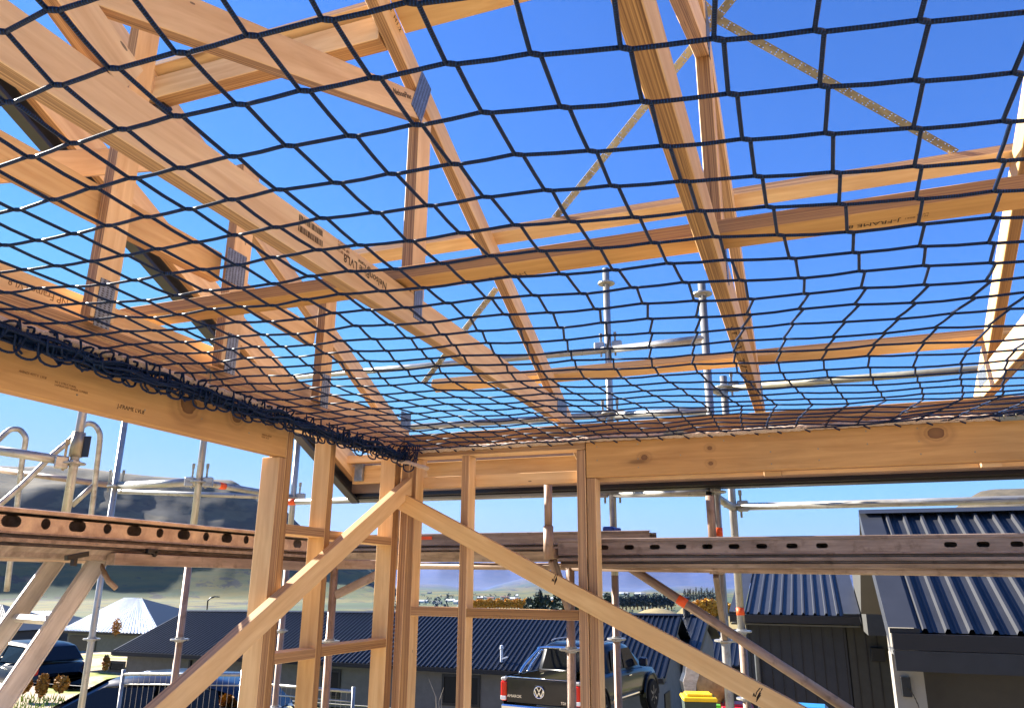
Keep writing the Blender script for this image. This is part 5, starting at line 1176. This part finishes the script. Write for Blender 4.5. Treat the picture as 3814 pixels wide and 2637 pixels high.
def tree(label,px,py0,py1,d,wpx,mat,cat='tree',shape='cone',n=420,name='conifer_tree',grp=None,seed=0):
    """py0 top pixel, py1 base of the visible crown"""
    wpx=wpx*1.45; n=int(n*1.7)
    rg=random.Random(seed+int(px)); top=PD(px,py0,d); base=PD(px,py1,d); rx=wpx/2*d/F_PX; h=top.z-base.z
    t=thing(name,label,cat,(base.x,base.y,base.z-h*.25),grp)
    tube('trunk',[base-V((0,0,h*.25)),base+V((0,0,h*.5)),top-V((0,0,h*.05))],[rx*.14,rx*.09,rx*.02],BARK,t,7)
    mb=MB()
    for k in range(7): # limbs carrying clumps
        z=base.z+h*(.1+.8*k/7); a=rg.uniform(0,6.28); l=rx*(1-.75*k/7 if shape=='cone' else .8)
        leaves(mb,(base.x+math.cos(a)*l*.45,base.y+math.sin(a)*l*.45,z),l*.75,h*.13,n//12,rx*.22,rg,'egg')
    leaves(mb,(base.x,base.y,base.z+h*.5),rx*.8,h*.5,n//2,rx*.2,rg,shape)
    mb.build('crown',mat,t); return t
for i,(px,a,b,w,d) in enumerate(((1975,2222,2275,44,190),(2010,2200,2278,56,180),(2040,2212,2276,44,200),(2085,2192,2282,70,170),(2122,2186,2285,80,165),(2265,2205,2278,52,230))):
    tree(('dark conifer at the left end of the pine clump','tallest dark conifer in the left half of the pine clump','small conifer in the gap of the pine clump','conifer left of the double post beside an orange tree','broad dark conifer just left of the double post','dark conifer right of the double post by the scaffold tube')[i],px,a,b,d,w,LFC,grp='conifers beyond the dark roofs',n=520)
tree('orange autumn tree between the conifers',2062,2236,2282,185,40,LFY,shape='egg',name='poplar_tree',n=300)
for i in range(20):
    px=1760+i*10.5; tree('yellow poplar in the long autumn row left of the pines' ,px,2231+6*math.sin(i*1.9),2262,330,21,LFY,shape='egg',n=260,name='poplar_tree',grp='yellow poplar row')
for i,(px,a,b,w) in enumerate(((2585,2240,2285,30),(2605,2232,2288,34),(2632,2226,2296,44),(2655,2228,2298,40),(2682,2238,2300,34),(2600,2262,2300,30),(2710,2240,2300,30))):
    tree('golden poplar on the slope behind the sloping scaffold brace',px,a,b,150,w,LFY,shape='egg',n=300,name='poplar_tree',grp='golden poplars on the slope')
for i in range(15):
    px=2305+i*14; tree('grey green tree in the row beyond the right houses',px,2214+9*math.sin(i*2.3),2258,300,26,LFB,shape='egg',n=200,name='round_tree',grp='grey green tree row')
for i in range(15):
    px=2552+i*10.5; tree('dark pine on the crest behind the orange banded brace',px,2188+7*math.sin(i*2.9),2232,420,15,LFB,shape='cone',n=140,name='pine_tree',grp='pines on the crest')
def shrub(label,px,py0,py1,d,wpx,mat,seed=0,grp='autumn shrubs at the lower left'):
    rg=random.Random(seed); top=PD(px,py0,d);base=PD(px,py1,d);rx=wpx/2*d/F_PX; h=top.z-base.z; t=thing('shrub',label,'shrub',base,grp)
    m=MB()
    for k in range(9): m.tube([base,base+V((rg.uniform(-.5,.5)*rx,rg.uniform(-.5,.5)*rx,h*.5)),base+V((rg.uniform(-.9,.9)*rx,rg.uniform(-.9,.9)*rx,h*rg.uniform(.7,1)))],[.018,.012,.005],5)
    m.build('stems',BARK,t); mb=MB(); leaves(mb,(base.x,base.y,base.z+h*.55),rx,h*.5,620,.045,rg); mb.build('leaves',mat,t)
for i,(px,a,b,w,l) in enumerate(((85,2518,2585,52,'rusty shrub nearest the ladder foot'),(150,2512,2600,44,'tall rusty shrub in the middle of three'),(222,2520,2582,56,'yellow green shrub right of the rusty ones'))):
    shrub(l,px,a,b,19.6,w,LFS,i)
shrub('small orange shrub by the house wall window',390,2443,2500,27,26,LFS,7); shrub('orange tree top against the glaring roof',430,2305,2370,40,34,LFS,8); shrub('orange green shrub low between brace and left post',860,2585,2660,11.5,110,LFS,9)
m=MB(); b=PY(1626,2660,12); 
for k,(dx,dz) in enumerate(((-.16,.42),(.06,.3),(-.02,.2))): m.tube([b+V((.06*k,0,0)),b+V((.05*k-.02,0,dz*.6)),b+V((dx+.05*k,0,dz+.1))],[.008,.006,.003],5)
o=m.build('bare_twigs',simple('dry_stem','#8c8378',.9)); tag(o,'dry bare twigs in front of the grey house wall','twigs')
# ---------------------------------------------------------------- hills and mountains
def azel(px,py):
    q=ray(px,py); return math.degrees(math.atan2(q.x,q.y)),q.z/math.hypot(q.x,q.y)
def sky(pts): 
    A=sorted(azel(*p) for p in pts); xs=[a for a,_ in A]; ys=[e for _,e in A]
    return lambda a: float(np.interp(a,xs,ys,left=ys[0],right=ys[-1]))
skA=sky([(-1400,1700),(-700,1690),(0,1738),(100,1742),(165,1734),(300,1745),(420,1758),(600,1776),(700,1784),(860,1787),(885,1800),(905,1817),(1000,1852),(1071,1910),(1115,1958),(1200,2010),(1300,2060),(1390,2110),(1440,2160),(1500,2215),(1560,2240)])
skB=sky([(3380,2230),(3440,2020),(3500,1935),(3540,1905),(3590,1868),(3650,1833),(3700,1825),(3814,1822),(4100,1790),(5200,1760)])
skM=sky([(1200,2060),(1480,2075),(1560,2092),(1640,2062),(1720,2078),(1800,2045),(1900,2066),(1960,2040),(2100,2052),(2240,2012),(2335,1994),(2380,2010),(2420,2022),(2560,2050),(2640,2020),(2700,2035),(2900,2010),(3200,2030),(3500,1990),(3900,1950)])
skF=sky([(1380,2210),(1460,2180),(1560,2172),(1640,2176),(1720,2190),(1780,2205),(1850,2178),(1900,2165),(2000,2140),(2060,2160),(2110,2190),(2200,2205),(2330,2215),(2420,2190),(2560,2180),(2700,2190),(3000,2180)])
def ssm(a,b,t): t=max(0,min(1,(t-a)/(b-a))); return t*t*(3-2*t)
PLAIN=-46.
def hz(x,y):
    r=math.hypot(x,y); a=math.degrees(math.atan2(x,y)); z=PLAIN if r>600 else gz(x,y)-.3
    if r>560: z=PLAIN+(gz(x,y)-PLAIN)*(1-ssm(560,640,r))
    def f(s,o=4): return noise.fractal(V((x*s,y*s,1.3)),1.,2.,o)
    gul=noise.fractal(V((a*.30,r*.0004,.7)),1.,2.,3)
    def ridge(sk,r0,rc,amp,fs):
        H=1.75+rc*sk(a)-PLAIN
        if H<=0: return 0
        t=ssm(r0,rc,r)**.85; back=1-ssm(rc,rc*1.7,r)
        mod=1+amp*(1-t**6 if r<rc else 0)*(gul*.18+f(fs,5)*.6)
        return max(0,H*t*(back if r>rc else 1)*mod)
    h=max(ridge(skA,2150,3000,.3,.0022),ridge(skB,2300,3000,.2,.002))
    h=max(h,ridge(skF,4200,5200,.5,.0013)); h=max(h,ridge(skM,8300,11000,.45,.0007))
    # low near knoll with the poplars on the right
    kx,ky=PD(2640,2260,170).x,PD(2640,2260,170).y
    return z+h+ (f(.004,3)*4 if r>900 else 0)
def hillmat():
    t=NT('hill_land'); v=t.obj(False); ge=t.n.new('ShaderNodeNewGeometry'); pos=ge.outputs['Position']
    sx=t.n.new('ShaderNodeSeparateXYZ'); t.L(pos,sx.inputs[0]); z=sx.outputs[2]
    n1=t.noise(t.mapping(pos,(1,1,3.2)),.0055,8,.6); n2=t.noise(pos,.02,6,.6); n3=t.noise(t.mapping(pos,(.002,.0006,.01)),1.,6,.6)
    tus=t.ramp(n2,[(.3,lin('#383021')),(.55,lin('#4c4332')),(.75,lin('#635844'))])
    scr_shade=t.ramp(n2,[(.35,lin('#070d18')),(.7,lin('#121c26'))])  # near-black blue: scrub cover plus hillside shade put into the colour
    at=t.n.new('ShaderNodeAttribute'); at.attribute_name='scrub_shade'; c=t.mix(t.ramp(t.math('ADD',t.math('MULTIPLY',n1,1.),at.outputs['Fac']),[(.49,(0,0,0)),(.55,(1,1,1))]),tus,scr_shade)
    # fields on the plain
    fld=t.ramp(n3,[(.30,lin('#152a14')),(.42,lin('#24401f')),(.5,lin('#57501a')),(.58,lin('#1d3a1e')),(.7,lin('#304022'))])
    low=t.ramp(z,[(0,(1,1,1)),(1,(0,0,0))])
    low=t.math('SUBTRACT',1.,t.math('MULTIPLY',t.math('ADD',z,-15.),.013,),True)
    fld=t.mix(t.ramp(t.noise(t.mapping(pos,(1,1,3)),.011,7,.65),[(.56,(0,0,0)),(.6,(1,1,1))]),fld,scr_shade)
    c=t.mix(low,c,fld)
    sn=t.math('MULTIPLY',t.math('SUBTRACT',t.math('ADD',z,t.math('MULTIPLY',n1,620.)),640.),.012,True)
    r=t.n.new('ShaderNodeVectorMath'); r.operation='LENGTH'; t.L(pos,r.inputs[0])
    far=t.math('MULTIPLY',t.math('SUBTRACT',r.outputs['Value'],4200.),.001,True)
    c=t.mix(t.math('MULTIPLY',far,.8),c,lin('#1a3a78'))  # blue of distant haze mixed into the land colour
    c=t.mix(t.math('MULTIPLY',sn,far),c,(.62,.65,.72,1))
    return t.out(c,.95)
rs=[];r=520.
while r<17500: rs.append(r); r*=(1.012 if 2000<r<3200 else 1.026)
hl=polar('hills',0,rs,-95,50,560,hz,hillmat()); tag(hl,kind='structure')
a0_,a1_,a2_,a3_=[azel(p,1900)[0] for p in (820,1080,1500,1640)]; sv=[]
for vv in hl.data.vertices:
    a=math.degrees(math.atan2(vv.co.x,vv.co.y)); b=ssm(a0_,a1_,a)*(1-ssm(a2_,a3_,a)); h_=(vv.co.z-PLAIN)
    sv.append(.26*b+.015-.03*ssm(260,420,h_)*(1-b)-.25*ssm(3,7,a)+.02*noise.noise(V((vv.co.x*.002,vv.co.y*.002,0))))  # mask paints the dark tone onto the bluff turned from the sun
aa=hl.data.attributes.new('scrub_shade','FLOAT','POINT'); aa.data.foreach_set('value',sv)
# knoll of pasture under the golden poplars
def kn(x,y):
    c=PD(2660,2300,150); d=PD(2600,2250,400); z=-60
    def bump(px,pytop,dd,sx_,sy_):
        p=PD(px,pytop,dd); base=gz(p.x,p.y)-6; ex=V((math.cos(YAW),math.sin(YAW),0)); q=V((x-p.x,y-p.y,0)); u=q.dot(ex); w=q.dot(V((-ex.y,ex.x,0)))
        return base+(p.z-base)*math.exp(-(u/sx_)**2-(w/sy_)**2)
    return max(bump(2700,2272,155,13,30),bump(2610,2232,400,26,60),bump(2450,2262,260,22,40),bump(2080,2285,175,26,25))
kv=[];kf=[];N_=70
for i in range(N_):
    for j in range(N_):
        a=R_(-24+30*j/(N_-1)); rr=70*(460/70)**(i/(N_-1)); x=rr*math.sin(a);y=rr*math.cos(a); kv.append((x,y,kn(x,y)+noise.noise(V((x*.05,y*.05,0)))*.6))
for i in range(N_-1):
    for j in range(N_-1): kf.append((i*N_+j,i*N_+j+1,(i+1)*N_+j+1,(i+1)*N_+j))
t=NT('pasture'); v=t.obj(False); 
o=mesh('terrain',kv,kf,t.out(t.ramp(t.noise(v,.09,7,.65),[(.3,lin('#3d4a28')),(.45,lin('#6e6140')),(.6,lin('#857650')),(.75,lin('#5c4228'))]),.95),None,None,True); o.data.flip_normals(); tag(o,kind='structure')
# ---------------------------------------------------------------- town
twm=[simple('town_wall_%d'%i,c,.8,0,.05) for i,c in enumerate(('#cfcac0','#a9a6a2','#d9d4cc','#8f8a86'))]; twr=[simple('town_roof_%d'%i,c,.6,0,.05) for i,c in enumerate(('#6b6e75','#b6b9bd','#7d5a4c','#dfe1e4'))]
tg_=random.Random(21)
for i in range(64):
    px=tg_.uniform(1500,2560); py=tg_.uniform(2212,2246)
    q=ray(px,py); d=(PLAIN+3-1.75)/q.z
    if not 700<d<5000: d=tg_.uniform(1200,2400)
    c=EYE+q*d; w=tg_.uniform(9,24);dp=tg_.uniform(8,14);h=tg_.uniform(3,6)
    z0=hz(c.x,c.y)-1
    t=thing('town_house',('pale house in the distant valley town','grey house in the distant valley town','white house in the distant valley town','dull house in the distant valley town')[i%4],'house',(c.x,c.y,z0),'houses of the distant town %s'%('one','two','three','four')[i%4])
    mb=MB(); mb.box((c.x-w/2,c.y-dp/2,z0),(c.x+w/2,c.y+dp/2,z0+h)); mb.build('wall',twm[i%4],t)
    mb=MB(); mb.add([(c.x-w/2-.4,c.y-dp/2-.4,z0+h),(c.x+w/2+.4,c.y-dp/2-.4,z0+h),(c.x+w/2+.4,c.y+dp/2+.4,z0+h),(c.x-w/2-.4,c.y+dp/2+.4,z0+h),(c.x-w/2-.4,c.y,z0+h+dp*.3),(c.x+w/2+.4,c.y,z0+h+dp*.3)],[(0,1,5,4),(2,3,4,5),(0,4,3),(1,2,5)]); mb.build('roof',twr[(i*3+1)%4],t)
# valley trees that read as one belt
tb=MB(); tg2=random.Random(8)
for i in range(420):
    px=tg2.uniform(1440,2700); d=tg2.uniform(900,2600); q=ray(px,2230); c=EYE+q*d; z0=PLAIN+2; h=tg2.uniform(6,14)
    leaves(tb,(c.x,c.y,z0+h*.5),h*.5,h*.6,14,h*.22,tg2)
o=tb.build('valley_trees',LFB); tag(o,'dull belt of trees scattered through the distant town','trees',kind='stuff')
# ---------------------------------------------------------------- air
if HAZE>0:
    mb=MB(); mb.box((-19000,-3000,-140),(19000,19000,1800)); h=mb.build('haze',None); tag(h,kind='stuff')
    mt=bpy.data.materials.new('haze_air'); mt.use_nodes=True; n=mt.node_tree; n.nodes.remove(n.nodes['Principled BSDF']); pv=n.nodes.new('ShaderNodeVolumePrincipled')
    pv.inputs['Density'].default_value=HAZE; pv.inputs['Color'].default_value=(.55,.72,1,1); pv.inputs['Anisotropy'].default_value=.2
    n.links.new(pv.outputs[0],n.nodes['Material Output'].inputs['Volume']); h.data.materials.append(mt)
# ================================================================ camera, sun, sky
cam=bpy.data.cameras.new('camera'); co=bpy.data.objects.new('camera',cam); COL.objects.link(co)
Mc=Matrix((_R,_U,-_fw)).transposed().to_4x4(); Mc.translation=EYE; co.matrix_world=Mc
cam.sensor_fit='HORIZONTAL'; cam.sensor_width=36; cam.lens=36*F_PX/3814; cam.clip_start=.02; cam.clip_end=60000
S.camera=co
SUN=V((-.874,.12,.47)).normalized()
l=bpy.data.lights.new('sun','SUN'); l.energy=5.0; l.angle=R_(.53); l.color=(1,.93,.82)
lo=bpy.data.objects.new('sun',l); COL.objects.link(lo); lo.matrix_world=SUN.to_track_quat('Z','Y').to_matrix().to_4x4()
w=bpy.data.worlds.new('World'); S.world=w; w.use_nodes=True; nt=w.node_tree
sk=nt.nodes.new('ShaderNodeTexSky'); sk.sky_type='NISHITA'; sk.sun_disc=False
sk.sun_elevation=math.asin(SUN.z); sk.sun_rotation=math.atan2(SUN.x,SUN.y); sk.altitude=1200; sk.air_density=1.0; sk.dust_density=0.0; sk.ozone_density=2.0
tn=nt.nodes.new('ShaderNodeMix'); tn.data_type='RGBA'; tn.blend_type='MULTIPLY'; tn.inputs[0].default_value=1; tn.inputs[7].default_value=(.35,.73,1.40,1); nt.links.new(sk.outputs[0],tn.inputs[6]); sp=nt.nodes.new('ShaderNodeSeparateColor'); cb=nt.nodes.new('ShaderNodeCombineColor'); nt.links.new(tn.outputs[2],sp.inputs[0])
for i_,cap in enumerate((1.75,2.75,5.2)):
    mn=nt.nodes.new('ShaderNodeMath'); mn.operation='SMOOTH_MIN'; nt.links.new(sp.outputs[i_],mn.inputs[0]); mn.inputs[1].default_value=cap; mn.inputs[2].default_value=cap*.35; nt.links.new(mn.outputs[0],cb.inputs[i_])
nt.links.new(cb.outputs[0],nt.nodes['Background'].inputs[0]); nt.nodes['Background'].inputs[1].default_value=.05
S.view_settings.view_transform='Standard'; S.view_settings.look='None'; S.view_settings.exposure=2.15; S.view_settings.gamma=1
S.render.engine='CYCLES'; S.render.resolution_x=1024; S.render.resolution_y=707
S.cycles.max_bounces=8
